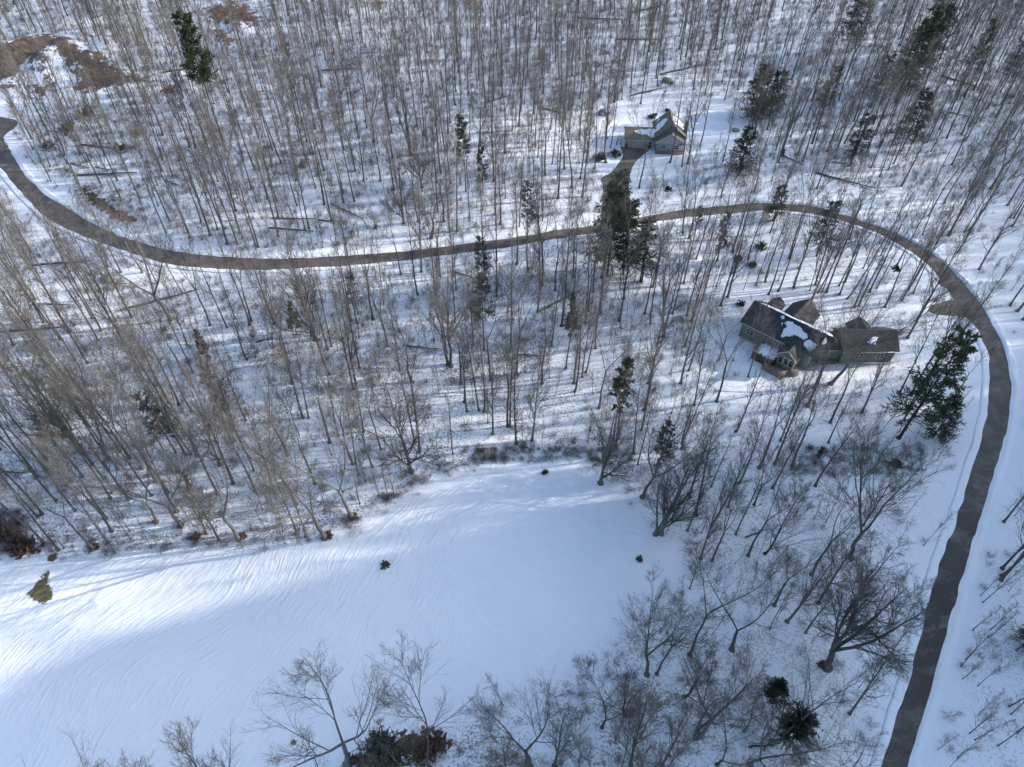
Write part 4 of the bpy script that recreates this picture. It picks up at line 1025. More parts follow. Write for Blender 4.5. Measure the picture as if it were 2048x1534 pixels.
# ------------------------------------------------------------------ fallen logs, stumps, rocks, brown bushes
LOGS = [(162,290,242,300),(150,352,275,347),(142,327,179,338),(191,334,220,342),(332,361,365,375),(187,37,215,30),(327,145,390,137),(60,196,86,200),
 (579,179,607,160),(594,284,622,265),(702,192,730,175),(644,141,717,139),(722,107,757,106),(967,207,1023,192),
 (1261,26,1331,10),(1156,37,1244,41),(1231,80,1334,80),(1321,150,1414,129),(1260,192,1329,178),(1084,217,1134,231),
 (1633,347,1751,380),(1663,324,1701,332),(1898,225,1938,235),(1881,152,1968,181),(1561,310,1608,332),
 (62,531,187,523),(242,621,400,581),(0,665,137,656),(95,609,140,612),(544,438,632,440),(539,456,627,465),(636,441,696,446),(662,408,728,441),
 (909,544,950,559),(807,691,879,701),(652,720,672,706),(512,685,540,679),(1074,626,1164,581),(1029,709,1086,714),(0,944,50,947),(175,898,207,897),(1490,1076,1536,1060),(1500,1495,1560,1488)]
LOGLAB = ["long log below the dirt clearing, propped on another", "long thin log running toward the dark bank", "short log left of the pair below the clearing", "short log between two longer ones below the clearing", "pair-like short dark log above the road's left curve",
 "short log at the top left beyond the clearing", "log pointing at the tall sunlit pine's foot", "small log on bright snow under the clearing",
 "short tilted log in the upper left woods", "tilted log below the first tilted one, upper woods", "arched short log near the crossed limbs, upper woods", "level log near the top, left of the arched one", "short level log nearest the top centre", "rising log above the slim green pine",
 "log at the very top, above the brown house", "level log at the top centre woods", "long level log above the brown house", "longest rising log right behind the brown house", "thin rising log just behind the brown house", "falling log left of the brown house",
 "very long thin log above the road's right bend", "short log above the very long thin one, right woods", "short log on open snow at the far right", "log in the upper right woods below dark conifers", "thick reddish rotten log right of the round hemlock",
 "long level log below the road at far left", "longest rising log under the pale forked tree", "long level log at the left edge of the woods", "short log under the long level one at far left", "thick reddish log in the stand of saplings above the road", "dark log nearest the road in the sapling stand", "level log right of the thick reddish one", "log sloping down into the small clearing above the road",
 "short sloping log just below the road", "log leaning at the massive fanned tree's foot", "short log left of the massive fanned tree", "short log under the young bright green pine", "long rising log left of the pointed young pine", "level log in the centre woods above the field", "dark log at the left edge near the small conifer", "short log behind the forked tree of the left woods", "pale log lying in the thicket right of the field", "log at the bottom edge beside the wide bushy conifer"]
def log_mesh(seed):
    r = np.random.default_rng(seed)
    t = np.linspace(0, 1, 9)
    P = np.stack([t, r.normal(0, 0.004, 9), r.normal(0, 0.004, 9)], 1)[None]
    rad = np.linspace(1, 0.35, 9)[None] * (1 + r.normal(0, 0.05, 9))
    return P, rad
for k, (a, b, c_, d_) in enumerate(LOGS):
    p, q = un(a, b), un(c_, d_)
    L = math.hypot(q[0] - p[0], q[1] - p[1])
    r = np.random.default_rng(50 + k)
    t = np.linspace(0, 1, 10)
    X = p[0] + (q[0] - p[0]) * t + r.normal(0, 0.08, 10); Y = p[1] + (q[1] - p[1]) * t + r.normal(0, 0.08, 10)
    r0 = min(0.34, 0.12 + 0.012 * L)
    Z = f0(X, Y) + r0 * 0.7 + 0.25 * t
    P = np.stack([X, Y, Z], 1); base = P[0].copy(); P -= base
    rad = np.linspace(r0, r0 * 0.4, 10)
    g = Geo()
    V, F = tubes(P[None], rad[None], 8); g.add(V, F, None)
    nv = len(V)
    for end, off in ((0, 0), (9, nv - 8)):
        g.add(P[end][None], None, None)
        ci = g.n - 1
        g.t.append(np.array([[off + i, off + (i + 1) % 8, ci] for i in range(8)]))
    o = link("fallen_log", g.mesh("fallen_log", M['bark'] if k % 3 else M['bark_dark']))
    o.location = base
    B, S, l = grow(r, P[None], rad[None], 7, 0.35, 1.0, 40, 80, 1.4 + L * 0.05, 4, up=0.02, rf=0.4, rmin=0.02)
    V, F = tubes(B, S, 3); g2 = Geo(); g2.add(V, F)
    link("branch", g2.mesh("log_branches", M['twig']), o)["kind"] = "stuff"
    tag(o, LOGLAB[k], "log", "fallen logs in the snow")

def leafy_bush(name, px, py, wid, hgt, seed, lab, fol='dead_leaf', nleaf=5000):
    r = np.random.default_rng(seed)
    x, y = un(px, py)
    o = empty(name, (x, y, ground_z(x, y)))
    n = 46
    P = np.zeros((n, 5, 3)); P[:, 0, :2] = r.normal(0, wid * 0.22, (n, 2))
    d = nrmz(np.concatenate([P[:, 0, :2] / wid * 2.2 + r.normal(0, 0.3, (n, 2)), np.ones((n, 1))], 1)); ln = hgt * r.uniform(0.6, 1.1, n)
    for k in range(1, 5):
        d = nrmz(d + r.normal(0, 0.14, d.shape)); P[:, k] = P[:, k - 1] + d * (ln / 4)[:, None]
    Rr = np.tile(np.linspace(0.03, 0.012, 5), (n, 1))
    g = Geo(); V, F = tubes(P, Rr, 3); g.add(V, F)
    B, S, l = grow(r, P, Rr, 8, 0.2, 1, 25, 65, hgt * 0.35, 4, rmin=0.01)
    V, F = tubes(B, S, 3); g.add(V, F)
    link("stems", g.mesh("bush_stems", M['twig']), o)
    pi = r.integers(0, len(B), nleaf); t = r.random(nleaf) * 2.99; i = t.astype(int); fr = (t - i)[:, None]
    c = B[pi, i] * (1 - fr) + B[pi, i + 1] * fr + r.normal(0, 0.06, (nleaf, 3))
    c[:, 2] = np.maximum(c[:, 2], 0.03)
    a = nrmz(r.normal(0, 1, (nleaf, 3))); b = nrmz(np.cross(a, r.normal(0, 1, (nleaf, 3))))
    s = 0.09 + 0.07 * r.random(nleaf)[:, None]
    V = np.stack([c - a * s, c + b * s * 0.7, c + a * s, c - b * s * 0.7], 1).reshape(-1, 3)
    g = Geo(); g.add(V, np.arange(nleaf * 4).reshape(-1, 4))
    link("leaves", g.mesh("bush_leaves", M[fol], smooth=False), o)
    tag(o, lab, "bush", "bushes around the field and woods")
leafy_bush("leafy_bush", 850, 1508, 3.2, 1.8, 1, "brown leafy bush beside the dark cedar at the bottom edge")
leafy_bush("leafy_bush", 876, 1487, 2.2, 1.2, 2, "reddish brown bush at the right end of the bottom brown patch")
leafy_bush("leafy_bush", 722, 1522, 1.8, 0.7, 3, "low brown bush under the leftmost bottom tree", nleaf=2500)
leafy_bush("leafy_bush", 12, 1075, 3.6, 2.6, 4, "brown thicket bush at the left edge above the field")
leafy_bush("leafy_bush", 52, 1098, 3.4, 1.6, 5, "low brown bush beside the thicket at the left edge")
leafy_bush("leafy_bush", 190, 1097, 1.2, 0.6, 6, "small brown bush at a tree foot near the field's upper left", nleaf=1500)
leafy_bush("leafy_bush", 392, 1075, 1.5, 0.7, 7, "brown leaf heap left of the litter-footed field edge tree", nleaf=2500)
leafy_bush("leafy_bush", 484, 1075, 1.2, 0.5, 8, "brown leaves piled around the litter-footed field edge tree", nleaf=1200)
leafy_bush("leafy_bush", 659, 1073, 1.3, 0.6, 9, "brown leaves around the large leaning field edge tree", nleaf=1500)
leafy_bush("leafy_bush", 705, 1034, 1.3, 0.8, 10, "brown leaves around the pale forked field edge tree", nleaf=1200)
leafy_bush("leafy_bush", 1645, 1332, 1.3, 0.5, 11, "reddish leaves at the foot of the huge leaning oak", nleaf=900)
leafy_bush("leafy_bush", 135, 262, 3.6, 2.6, 12, "reddish brown bush on the bright snow near the left road end", nleaf=3000)
leafy_bush("leafy_bush", 96, 298, 3.0, 2.4, 13, "grey brown bush above the road at far left", nleaf=1200)
leafy_bush("leafy_bush", 240, 300, 3.0, 1.6, 14, "brown brush heap among the logs below the clearing", nleaf=1500)
leafy_bush("leafy_bush", 166, 235, 3.2, 3.0, 15, "dark brown bush left of the dirt clearing's lower tip", nleaf=2000)
leafy_bush("evergreen_shrub", 1303, 236, 1.3, 1.0, 16, "small dark shrub in the snow behind the garage", 'hemlock', 900)
leafy_bush("evergreen_shrub", 1310, 231, 0.8, 0.7, 17, "tiny dark shrub right of the one behind the garage", 'hemlock', 500)
leafy_bush("evergreen_shrub", 1334, 222, 1.0, 0.8, 18, "tiny dark shrub nearest the brown house's rear roof", 'hemlock', 500)
leafy_bush("evergreen_shrub", 1482, 610, 1.3, 1.0, 19, "small grey shrub off the green house's far left corner", 'hemlock_brown', 700)
leafy_bush("evergreen_shrub", 1522, 494, 1.6, 1.3, 20, "round dark shrub inside the road bend, upper one", 'hemlock', 1300)
leafy_bush("evergreen_shrub", 1476, 520, 1.5, 1.1, 21, "round dark shrub inside the road bend, lower left one", 'hemlock', 1100)
leafy_bush("evergreen_shrub", 1504, 532, 1.3, 1.0, 22, "round dark shrub inside the road bend, lowest one", 'hemlock', 900)
leafy_bush("evergreen_shrub", 1230, 310, 2.2, 1.6, 23, "leafy shrub between the twin stems and the long driveway", 'hemlock_brown', 1800)
leafy_bush("evergreen_shrub", 1200, 318, 2.4, 1.8, 24, "leafy shrub left of the twin stems by the driveway", 'hemlock_brown', 1800)
leafy_bush("evergreen_shrub", 1090, 946, 0.6, 0.5, 25, "lone dark tuft in the snow at the top of the field", 'hemlock', 700)
leafy_bush("dry_grass_tuft", 770, 1130, 1.0, 0.5, 26, "brown tuft of dry grass in the middle of the field", 'dead_leaf', 1200)
leafy_bush("dry_grass_tuft", 1279, 1119, 0.8, 0.4, 27, "small brown tuft near the field's right corner", 'dead_leaf', 600)

def rock(px, py, s, seed, lab):
    import bmesh
    bm = bmesh.new(); bmesh.ops.create_icosphere(bm, subdivisions=3, radius=1)
    r = random.Random(seed)
    ph = [r.uniform(0, 6) for _ in range(6)]
    for v in bm.verts:
        k = 1 + 0.18 * math.sin(v.co.x * 3 + ph[0]) + 0.15 * math.sin(v.co.y * 4 + ph[1]) + 0.12 * math.sin(v.co.z * 5 + ph[2])
        v.co *= k; v.co.x *= 1.4; v.co.z *= 0.7
    bmesh.ops.scale(bm, vec=(s, s, s), verts=bm.verts)
    me = bpy.data.meshes.new("rock"); bm.to_mesh(me); bm.free(); me.materials.append(M['rock'])
    x, y = un(px, py); o = link("rock", me); o.location = (x, y, ground_z(x, y) + s * 0.3); o.rotation_euler = (0, 0, r.uniform(0, 6))
    tag(o, lab, "rock", "rocks in the snow")
M['rock'] = plain("grey_rock", (0.22, 0.21, 0.20), 0.9, 0.4, 1.5, bmp=0.6)
rock(1334, 163, 1.3, 1, "large grey boulder in the snow behind the brown house")
rock(1345, 166, 0.8, 2, "smaller boulder touching the large one behind the brown house")
rock(276, 266, 1.4, 3, "grey boulder below the tip of the dirt clearing")
rock(1205, 228, 1.3, 4, "brown rock pile in the woods left of the brown house")
rock(1472, 262, 0.9, 5, "grey boulder on top of the round hemlock's upper side")
rock(215, 560, 1.2, 6, "dark rock below the road in the bright left woods")
rock(609, 332, 1.2, 7, "flat rock in the upper woods above the road")
def stump(px, py, h, r0, lab):
    x, y = un(px, py)
    o = empty("tree_stump", (x, y, ground_z(x, y)))
    zz = np.array([-0.3, 0, 0.2, h * 0.6, h]); P = np.stack([zz * 0.04, zz * 0.02, zz], 1)[None]
    rad = np.array([r0 * 1.9, r0 * 1.7, r0 * 1.15, r0, r0 * 0.95])[None]
    g = Geo(); V, F = tubes(P, rad, 10); g.add(V, F)
    link("bole", g.mesh("stump_bole", M['bark_dark']), o)
    top = V[-10:]; g = Geo(); c = top.mean(0) + np.array([0, 0, 0.04])
    g.add(np.concatenate([top, c[None]]), None, np.array([[i, (i + 1) % 10, 10] for i in range(10)]))
    link("cut_face", g.mesh("stump_top", M['bark_pale']), o)
    tag(o, lab, "stump")
stump(751, 456, 1.1, 0.4, "cut tree stump in the small clearing above the road")
stump(378, 972, 3.2, 0.3, "tall broken stump in the left woods above the field")

# ------------------------------------------------------------------ houses
def shingle(name, col, var=0.3):
    m, nt, b = new_mat(name, 0.85, 0.2)
    p = objco(nt)
    br = nd(nt, "ShaderNodeTexBrick")
    br.inputs["Scale"].default_value = 1.0; br.inputs["Brick Width"].default_value = 0.9; br.inputs["Row Height"].default_value = 0.28; br.inputs["Mortar Size"].default_value = 0.02
    br.inputs["Color1"].default_value = tuple(c * (1 - var) for c in col) + (1,); br.inputs["Color2"].default_value = tuple(c * (1 + var) for c in col) + (1,)
    br.inputs["Mortar"].default_value = tuple(c * 0.5 for c in col) + (1,)
    nt.links.new(p, br.inputs["Vector"])
    f = noise(nt, 1.3, 5, 0.7, p)
    nt.links.new(mix(nt, mth(nt, 'MULTIPLY', f, 0.6), br.outputs[0], tuple(c * 1.3 for c in col)), b.inputs["Base Color"])
    return m

def siding(name, col, pitch=0.2):
    m, nt, b = new_mat(name, 0.7, 0.25)
    p = objco(nt)
    sp = nd(nt, "ShaderNodeSeparateXYZ"); nt.links.new(p, sp.inputs[0])
    f = noise(nt, 0.8, 5, 0.6, p)
    nt.links.new(ramp(nt, f, [(0.3, tuple(c * 0.8 for c in col)), (0.7, tuple(c * 1.15 for c in col))]), b.inputs["Base Color"])
    saw = mth(nt, 'FRACT', mth(nt, 'DIVIDE', sp.outputs[2], pitch))
    bump(nt, b, saw, 0.8, 0.03)
    return m
M['roof_brown'] = shingle("brown_roof_shingles", (0.17, 0.145, 0.115))
M['roof_dark'] = shingle("dark_roof_shingles", (0.05, 0.053, 0.056))
M['roof_olive'] = shingle("olive_roof_shingles", (0.068, 0.066, 0.060))
M['side_grey'] = siding("grey_siding", (0.27, 0.27, 0.30))
M['side_tan'] = siding("tan_siding", (0.42, 0.38, 0.34))
M['side_green'] = siding("green_siding", (0.155, 0.185, 0.155))
M['trim'] = plain("pale_trim", (0.62, 0.60, 0.56), 0.6, 0.08)
M['door_beige'] = plain("beige_door_paint", (0.50, 0.44, 0.39), 0.6, 0.06)
M['stone'] = plain("mixed_stone", (0.19, 0.15, 0.125), 0.9, 0.7, 3.5, bmp=0.9)
M['wood'] = plain("weathered_deck_wood", (0.12, 0.082, 0.06), 0.85, 0.4, 2.0, bmp=0.3)
M['glass'] = plain("window_glass", (0.03, 0.035, 0.045), 0.08, 0.1, 1, spec=0.8)
M['metal_vent'] = plain("vent_metal", (0.55, 0.55, 0.57), 0.4, 0.1, 1, metal=0.6)
M['foundation'] = plain("concrete_footing", (0.33, 0.32, 0.30), 0.9, 0.15)

class Frame:
    """Local axes of one building: a along its front, b towards its back."""
    def __init__(s, root): s.root = root
    def box(s, name, x0, x1, y0, y1, z0, z1, mat, parent=None):
        V = [(x, y, z) for z in (z0, z1) for y in (y0, y1) for x in (x0, x1)]
        F = np.array([[0, 2, 3, 1], [4, 5, 7, 6], [0, 1, 5, 4], [2, 6, 7, 3], [0, 4, 6, 2], [1, 3, 7, 5]])
        return link(name, mesh_np(name, V, [F], mat), parent or s.root)
    def prism(s, name, prof, axis, a0, a1, mat, parent=None):
        """prof: (across, z) outline, extruded along axis 'x' or 'y'."""
        n = len(prof)
        V = []
        for a in (a0, a1):
            for (c, z) in prof: V.append((a, c, z) if axis == 'x' else (c, a, z))
        q = np.array([[i, (i + 1) % n, n + (i + 1) % n, n + i] for i in range(n)])
        me = bpy.data.meshes.new(name)
        me.from_pydata(V, [], [list(range(n))[::-1], list(range(n, 2 * n))] + q.tolist())
        me.materials.append(mat)
        import bmesh
        bm = bmesh.new(); bm.from_mesh(me); bmesh.ops.recalc_face_normals(bm, faces=bm.faces[:]); bm.to_mesh(me); bm.free()
        return link(name, me, parent or s.root)
    def gable_roof(s, axis, a0, a1, c0, c1, ze, zr, mat, th=0.18, name="roof"):
        cm = (c0 + c1) / 2
        prof = [(c0, ze), (cm, zr), (c1, ze), (c1, ze - th), (cm, zr - th * 1.3), (c0, ze - th)]
        return s.prism(name, prof, axis, a0, a1, mat)
    def gable_wall(s, axis, a0, a1, c0, c1, z0, ze, zr, mat, name="wall"):
        cm = (c0 + c1) / 2
        return s.prism(name, [(c0, z0), (c1, z0), (c1, ze), (cm, zr), (c0, ze)], axis, a0, a1, mat)
    def window(s, x0, x1, z0, z1, y, nx=2, nz=2):
        """Window on a front wall whose face is at y (outside towards -y)."""
        w = s.box("window", x0, x1, y - 0.03, y + 0.02, z0, z1, M['glass'])
        t = 0.10
        import bmesh
        bm = bmesh.new()
        def bar(a, b, c, d, p=0.09):
            m = bmesh.ops.create_cube(bm, size=1)['verts']
            bmesh.ops.scale(bm, vec=(b - a, p, d - c), verts=m); bmesh.ops.translate(bm, vec=((a + b) / 2, y - 0.05, (c + d) / 2), verts=m)
        bar(x0 - t, x1 + t, z1, z1 + t); bar(x0 - t, x1 + t, z0 - t, z0); bar(x0 - t, x0, z0, z1); bar(x1, x1 + t, z0, z1)
        for i in range(1, nx): c = x0 + (x1 - x0) * i / nx; bar(c - 0.04, c + 0.04, z0, z1, 0.07)
        for i in range(1, nz): c = z0 + (z1 - z0) * i / nz; bar(x0, x1, c - 0.03, c + 0.03, 0.055)
        me = bpy.data.meshes.new("window_frame"); bm.to_mesh(me); bm.free(); me.materials.append(M['trim'])
        link("frame", me, w)
        return w

def snow_on_slope(F, outline, plane, th, seed, name="snow_patch"):
    """Sheet of snow on a roof slope: outline in (a, b) roof coordinates, plane(a, b) -> xyz with b up the slope."""
    import bmesh
    r = random.Random(seed)
    pts = smooth_line(list(outline) + [outline[0]], 0.25)[:-1]
    ph = [r.uniform(0, 6.28) for _ in range(4)]
    pts = [(p[0] + r.gauss(0, 0.03) + 0.16 * math.sin(i * 0.9 + ph[0]) + 0.1 * math.sin(i * 2.1 + ph[1]), p[1] + r.gauss(0, 0.03) + 0.16 * math.sin(i * 0.7 + ph[2]) + 0.1 * math.sin(i * 1.9 + ph[3])) for i, p in enumerate(pts)]
    c = np.mean(pts, 0)
    rings = [(1.0, 0.02), (0.96, 0.75), (0.85, 1.0), (0.5, 1.05)]
    V = []; n = len(pts)
    e1 = np.array(plane(1, 0)) - np.array(plane(0, 0)); e2 = np.array(plane(0, 1)) - np.array(plane(0, 0)); nn = np.cross(e1, e2); nn /= np.linalg.norm(nn)
    if nn[2] < 0: nn = -nn
    for k, h in rings:
        for p in pts:
            q = (c[0] + (p[0] - c[0]) * k, c[1] + (p[1] - c[1]) * k)
            V.append(np.array(plane(*q)) + nn * (th * h * (1 + r.gauss(0, 0.06)) + 0.005))
    V.append(np.array(plane(*c)) + nn * th * 1.05)
    Q = np.array([[a * n + i, a * n + (i + 1) % n, (a + 1) * n + (i + 1) % n, (a + 1) * n + i] for a in range(3) for i in range(n)])
    T = np.array([[3 * n + i, 3 * n + (i + 1) % n, 4 * n] for i in range(n)])
    return link(name, mesh_np(name, np.array(V), [Q, T], M['snow'], smooth=True), F.root)

# ---- the brown house with its garage, at the head of the long driveway
x, y = un(1306.5, 303)
HA = empty("house", (x, y, ground_z(x, y) - 0.1), math.radians(-4))
tag(HA, "small brown-roofed house with attached garage and snow patches on its roof", "house", "houses in the woods")
F = Frame(HA)
# main block: ridge runs away from the viewer
F.gable_wall('y', 0.9, 10.6, 0.35, 9.25, 0, 4.2, 7.75, M['side_grey'])
rf = F.gable_roof('y', 0.45, 11.0, -0.1, 9.7, 4.35, 8.45, M['roof_brown'])
# projecting front gable
F.gable_wall('y', -1.3, 0.9, 0.55, 8.9, 1.0, 3.85, 6.3, M['side_tan'], "gable_wall")
F.box("wall", 0.53, 8.92, -1.32, 0.6, 0.95, 3.4, M['side_grey'])
F.gable_roof('y', -1.75, 3.2, 0.1, 9.35, 3.75, 6.65, M['roof_brown'], name="porch_roof")
F.box("stone_base", 0.4, 9.05, -1.42, 0.7, -0.4, 1.0, M['stone'])
# rake boards on the gable
for sgn, c0, c1 in ((1, 0.02, 4.725), (-1, 9.43, 4.725)):
    F.prism("fascia", [(c0, 3.56), (c1, 6.46), (c1, 6.72), (c0, 3.82)], 'y', -1.82, -1.752, M['trim'])
F.box("vent", 4.35, 5.05, -1.36, -1.32, 5.0, 5.7, M['metal_vent'])
F.window(1.7, 3.2, 1.75, 3.05, -1.32, 2, 2)
F.window(5.7, 7.2, 1.75, 3.05, -1.32, 2, 2)
F.box("corner_post", 8.7, 9.0, -1.5, -1.3, 0.98, 3.7, M['trim'])
# garage wing
F.gable_wall('x', -8.7, 0.2, 1.9, 8.6, 0, 2.95, 4.9, M['side_tan'])
gr = F.gable_roof('x', -9.1, 0.6, 1.4, 9.1, 2.95, 5.35, M['roof_brown'], name="garage_roof")
F.box("garage_door", -7.6, -2.6, 1.82, 1.9, 0.05, 2.45, M['door_beige'])
for i in range(4):
    F.box("door_panel", -7.55, -2.65, 1.795, 1.822, 0.1 + i * 0.585, 0.63 + i * 0.585, M['door_beige'])
F.box("frame", -7.78, -2.42, 1.80, 1.88, 2.45, 2.62, M['trim'])
F.box("entry_door", -1.5, -0.6, 1.83, 1.9, 0.05, 2.2, M['wood'])
F.box("stone_pier", -8.78, -7.85, 1.78, 1.9, -0.2, 1.5, M['stone'])
F.box("stone_pier", -2.3, -1.6, 1.78, 1.9, -0.2, 1.5, M['stone'])
F.box("doorstep", -2.0, 0.0, 0.9, 1.9, -0.1, 0.18, M['foundation'])
F.box("chimney_pipe", -8.6, -8.4, 8.3, 8.5, 2.8, 4.4, M['metal_vent'])
F.box("chimney", 8.9, 9.75, 3.2, 4.4, 0, 8.3, M['stone'])
# gutters
F.box("gutter", -9.1, 0.3, 1.28, 1.395, 2.72, 2.86, M['trim'])
# roof snow: left slope (b up the slope from the eave)
def plL(a, b): return (-0.1 + b * 0.767, a, 4.35 + b * 0.642)
def plR(a, b): return (9.7 - b * 0.767, a, 4.35 + b * 0.642)
snow_on_slope(F, [(3.4, 0.5), (4.6, 0.4), (6.4, 0.8), (7.3, 1.6), (7.6, 4.0), (7.2, 4.8), (5.6, 4.6), (4.2, 3.2), (3.4, 1.6)], plL, 0.16, 1)
snow_on_slope(F, [(8.8, 1.2), (9.8, 1.8), (10.2, 2.7), (9.5, 2.3)], plL, 0.10, 2)
snow_on_slope(F, [(3.6, 1.6), (5.0, 0.9), (6.4, 1.6), (7.4, 1.1), (8.8, 0.6), (9.6, 2.4), (9.4, 4.2), (7.8, 5.4), (5.6, 5.9), (3.6, 5.7)], plR, 0.18, 3)
def plG(a, b): return (a, 1.4 + b * 0.849, 2.95 + b * 0.529)
snow_on_slope(F, [(-6.2, 3.0), (-4.4, 3.7), (-2.2, 3.8), (0.0, 4.0), (0.3, 3.0), (0.2, 1.4), (-0.4, 1.0), (-2.4, 1.8), (-5.2, 2.2)], plG, 0.14, 4)
# rail and pots beside the garage
for i in range(2):
    t_ = Frame(HA)
pp = un(1238, 291)
ob = empty("wire_sculpture", (pp[0], pp[1], ground_z(*pp)))
tag(ob, "curved dark garden arbor standing left of the garage", "arbor")
r = np.random.default_rng(3)
for k, (rr, hh) in enumerate(((0.9, 3.2), (0.55, 1.6))):
    a = np.linspace(0, math.pi, 12)
    P = np.stack([np.cos(a) * rr, np.full(12, 0.9 * k), np.sin(a) * hh], 1)[None]
    g = Geo(); V, Fq = tubes(P, np.full((1, 12), 0.09), 6); g.add(V, Fq); link("hoop", g.mesh("hoop", M['bark_dark']), ob)

# ---- the long green house inside the bend
A0 = np.array(un(1481, 641, 4.7)); ANG = math.radians(-42)
HB = empty("house", (A0[0], A0[1], ground_z(A0[0] + 8, A0[1] - 4) - 0.15), ANG)
tag(HB, "long green two-winged house with dark roof, snowy deck and sunroom", "house", "houses in the woods")
F = Frame(HB)
F.gable_wall('x', 0.45, 17.0, 0.45, 9.55, 0, 4.6, 7.25, M['side_green'])
F.gable_roof('x', 0.0, 17.6, 0.0, 10.0, 4.7, 7.9, M['roof_dark'])
F.box("gutter", 0.0, 11.0, -0.13, -0.01, 4.44, 4.60, M['trim'])
F.box("foundation", 0.35, 9.0, 0.3, 0.44, -0.5, 0.5, M['foundation'])
# rear cross gable
F.gable_wall('y', 9.0, 14.0, 6.3, 12.2, 0, 4.5, 7.0, M['side_green'])
F.gable_roof('y', 5.6, 14.5, 5.8, 12.7, 4.6, 7.7, M['roof_olive'], name="rear_gable_roof")
F.gable_wall('y', 9.6, 12.2, 1.8, 4.6, 0, 4.4, 5.5, M['side_green'])
F.gable_roof('y', 8.0, 12.6, 1.4, 5.0, 4.5, 6.1, M['roof_dark'], name="dormer_roof")
# sunroom
F.gable_wall('y', -2.4, 0.45, 11.3, 15.2, 0, 3.5, 5.0, M['side_green'])
F.gable_roof('y', -2.9, 2.6, 10.8, 15.7, 3.55, 5.6, M['roof_olive'], name="sunroom_roof")
for sgn, c0 in ((1, 10.76), (-1, 15.74)):
    F.prism("fascia", [(c0, 3.36), (13.25, 5.42), (13.25, 5.64), (c0, 3.58)], 'y', -2.96, -2.902, M['trim'])
for i in range(3):
    F.window(11.6 + i * 1.2, 12.6 + i * 1.2, 1.3, 3.2, -2.42, 1, 1)
F.box("stone_base", 11.1, 15.5, -2.75, -2.44, -0.8, 1.0, M['stone'])
g = Geo(); a = np.linspace(-math.pi * 0.95, 0.3, 18)
ring = np.stack([14.4 + 2.3 * np.cos(a), -1.8 + 2.0 * np.sin(a)], 1)
V = np.concatenate([np.c_[ring, np.full(18, -0.8)], np.c_[ring, np.full(18, 0.75)], [[14.4, -1.8, 0.78]]])
g.add(V, np.array([[i, i + 1, 19 + i, 18 + i] for i in range(17)]), np.array([[18 + i, 19 + i, 36] for i in range(17)]))
link("terrace_wall", g.mesh("terrace_wall", M['stone'], smooth=False), HB)
# deck
F.box("deck_floor", 6.2, 11.1, -4.2, 0.3, 1.75, 1.95, M['wood'])
for i in range(10): F.box("skirt_board", 6.2 + i * 0.49, 6.62 + i * 0.49, -4.22, -4.14, 0.05, 1.72, M['wood'])
for i in range(9): F.box("skirt_board", 6.17, 6.25, -4.1 + i * 0.49, -3.68 + i * 0.49, 0.05, 1.72, M['wood'])
F.box("rail", 6.15, 11.1, -4.27, -4.15, 2.75, 2.87, M['trim']); F.box("rail", 6.15, 6.27, -4.15, 0.2, 2.75, 2.87, M['wood'])
for i in range(6): F.box("rail_post", 6.2 + i * 0.95, 6.3 + i * 0.95, -4.26, -4.16, 1.95, 2.75, M['wood'])
for i in range(4): F.box("rail_post", 6.16, 6.26, -3.2 + i * 0.95, -3.1 + i * 0.95, 1.95, 2.75, M['wood'])
def plD(a, b): return (a, b, 1.96)
snow_on_slope(F, [(6.5, -3.8), (8.5, -3.9), (10.8, -3.6), (11.0, -1.5), (10.6, 0.1), (8.2, 0.2), (6.6, -0.1)], plD, 0.3, 6)
# steps/terrace down to the sunroom
F.box("terrace_wall", 9.6, 14.6, -5.6, -3.0, -0.8, 0.8, M['stone'])
F.window(1.9, 3.6, 2.0, 3.5, 0.43, 2, 2)
F.window(7.2, 8.3, 2.3, 4.0, 0.43, 2, 3); F.window(8.6, 9.7, 2.3, 4.0, 0.43, 2, 3); F.window(10.0, 10.9, 2.3, 4.0, 0.43, 2, 2)
for (vx, vb, hh) in ((8.2, 2.6, 0.9), (8.9, 3.4, 0.6), (7.6, 4.9, 0.4)):
    yy = vb; zz = 4.7 + yy * 0.64
    F.box("roof_vent", vx, vx + 0.22, yy, yy + 0.22, zz - 0.2, zz + hh, M['metal_vent'])
k_ = math.hypot(5, 3.2)
def plM(a, b): return (a, b * 5 / k_, 4.7 + b * 3.2 / k_)
def plBk(a, b): return (a, 10 - b * 5 / k_, 4.7 + b * 3.2 / k_)
snow_on_slope(F, [(9.6, 0.9), (10.6, 1.4), (12.0, 2.7), (13.6, 2.6), (14.4, 3.6), (12.6, 4.6), (10.8, 5.0), (9.2, 4.9), (8.6, 4.2), (9.4, 3.4), (9.2, 2.0)], plM, 0.2, 7)
snow_on_slope(F, [(14.8, 1.4), (16.2, 0.9), (17.0, 1.6), (16.6, 3.0), (15.4, 3.2), (14.6, 2.4)], plM, 0.16, 17)
snow_on_slope(F, [(7.0, 4.9), (7.8, 4.7), (8.0, 5.3), (7.2, 5.5)], plM, 0.1, 18)
snow_on_slope(F, [(1.8, 6.1), (17.3, 6.1), (17.3, 1.6), (12.9, 3.2), (12.2, 5.0), (6.4, 5.0), (5.2, 3.0), (3.5, 4.6), (1.8, 4.6)], plBk, 0.16, 8)
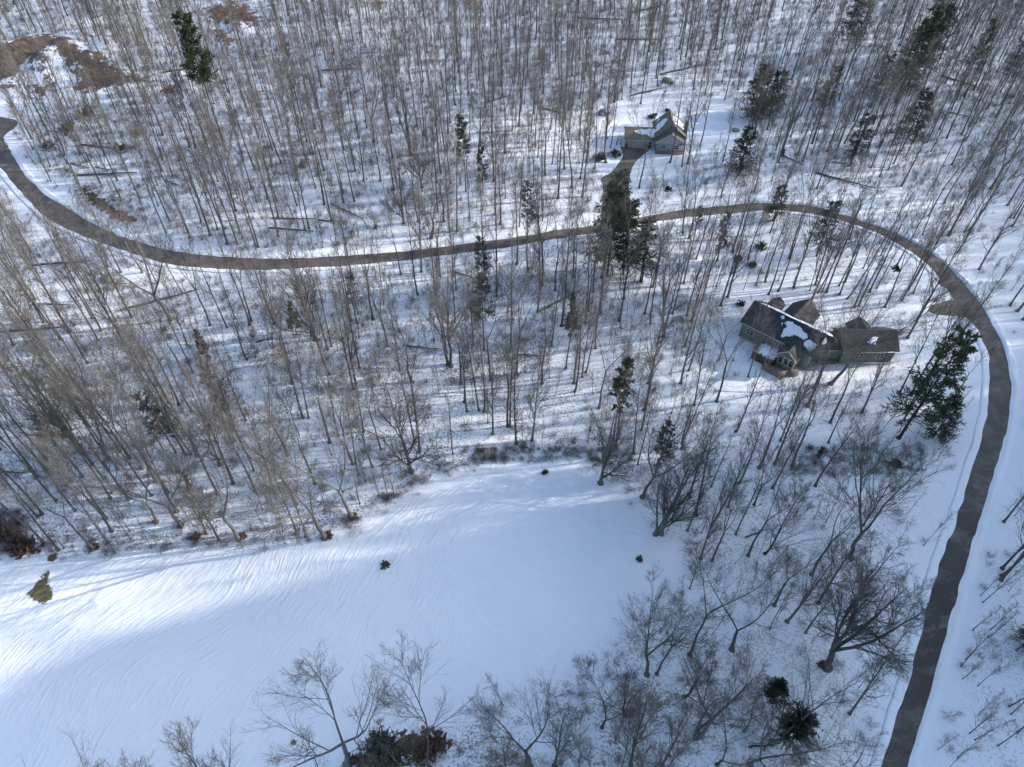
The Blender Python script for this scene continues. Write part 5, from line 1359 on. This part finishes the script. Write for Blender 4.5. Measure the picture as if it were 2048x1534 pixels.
# right wing and link, nearly square to the viewer
rx, ry = un(1686, 705, 4.0)
HBr = -ANG + math.radians(1)
def wing(obj):
    """Turn a piece modelled in the right wing's axes into the house's axes."""
    Mw = Matrix.Translation((rx, ry, HB.location.z)) @ Matrix.Rotation(math.radians(1), 4, 'Z')
    Mh = Matrix.Translation(HB.location) @ Matrix.Rotation(ANG, 4, 'Z')
    T = Mh.inverted() @ Mw
    obj.data.transform(T)
    return obj
W = Frame(HB)
made = []
_before = set(bpy.data.objects)
W.gable_wall('x', 0.4, 12.0, 0.4, 7.6, 0, 3.9, 6.1, M['side_green'])
W.gable_roof('x', -0.1, 12.6, -0.05, 8.05, 4.0, 6.7, M['roof_olive'], name="wing_roof")
W.box("gutter", 0.0, 11.4, -0.17, -0.055, 3.76, 3.9, M['trim'])
W.box("foundation", 0.3, 12.1, 0.22, 0.39, -0.5, 0.45, M['foundation'])
W.window(3.6, 5.0, 1.6, 3.0, 0.4, 2, 2); W.window(8.2, 9.6, 1.6, 3.0, 0.4, 2, 2)
W.gable_wall('y', 7.0, 9.2, 4.2, 8.8, 0, 3.8, 5.2, M['side_green'])
W.gable_roof('y', 5.5, 9.7, 3.8, 9.2, 3.9, 5.9, M['roof_olive'], name="rear_gable_roof")
W.gable_wall('x', -7.0, 0.4, 1.2, 6.6, 0, 3.7, 5.5, M['side_green'])
W.gable_roof('x', -7.4, 0.2, 0.9, 7.0, 3.75, 5.9, M['roof_dark'], name="link_roof")
W.box("gutter", -5.4, -0.15, 0.78, 0.895, 3.5, 3.63, M['trim'])
W.window(-4.0, -2.4, 1.9, 3.1, 1.2, 2, 2)
W.box("bench", -4.6, -0.4, 0.2, 0.8, 0.1, 0.9, M['wood'])
kk = math.hypot(4.05, 2.7)
def plW(a, b): return (a, -0.05 + b * 4.05 / kk, 4.0 + b * 2.7 / kk)
snow_on_slope(W, [(5.4, 2.0), (6.6, 1.7), (7.6, 2.0), (7.9, 3.2), (7.0, 3.4), (6.2, 2.8)], plW, 0.14, 9)
def plV(a, b): return (a, 0.9 + b * 0.817, 3.75 + b * 0.576)
snow_on_slope(W, [(-4.4, 1.4), (-3.2, 1.6), (-3.4, 3.0), (-4.2, 2.4)], plV, 0.12, 10)
for o in set(bpy.data.objects) - _before:
    if o.type == 'MESH': wing(o)
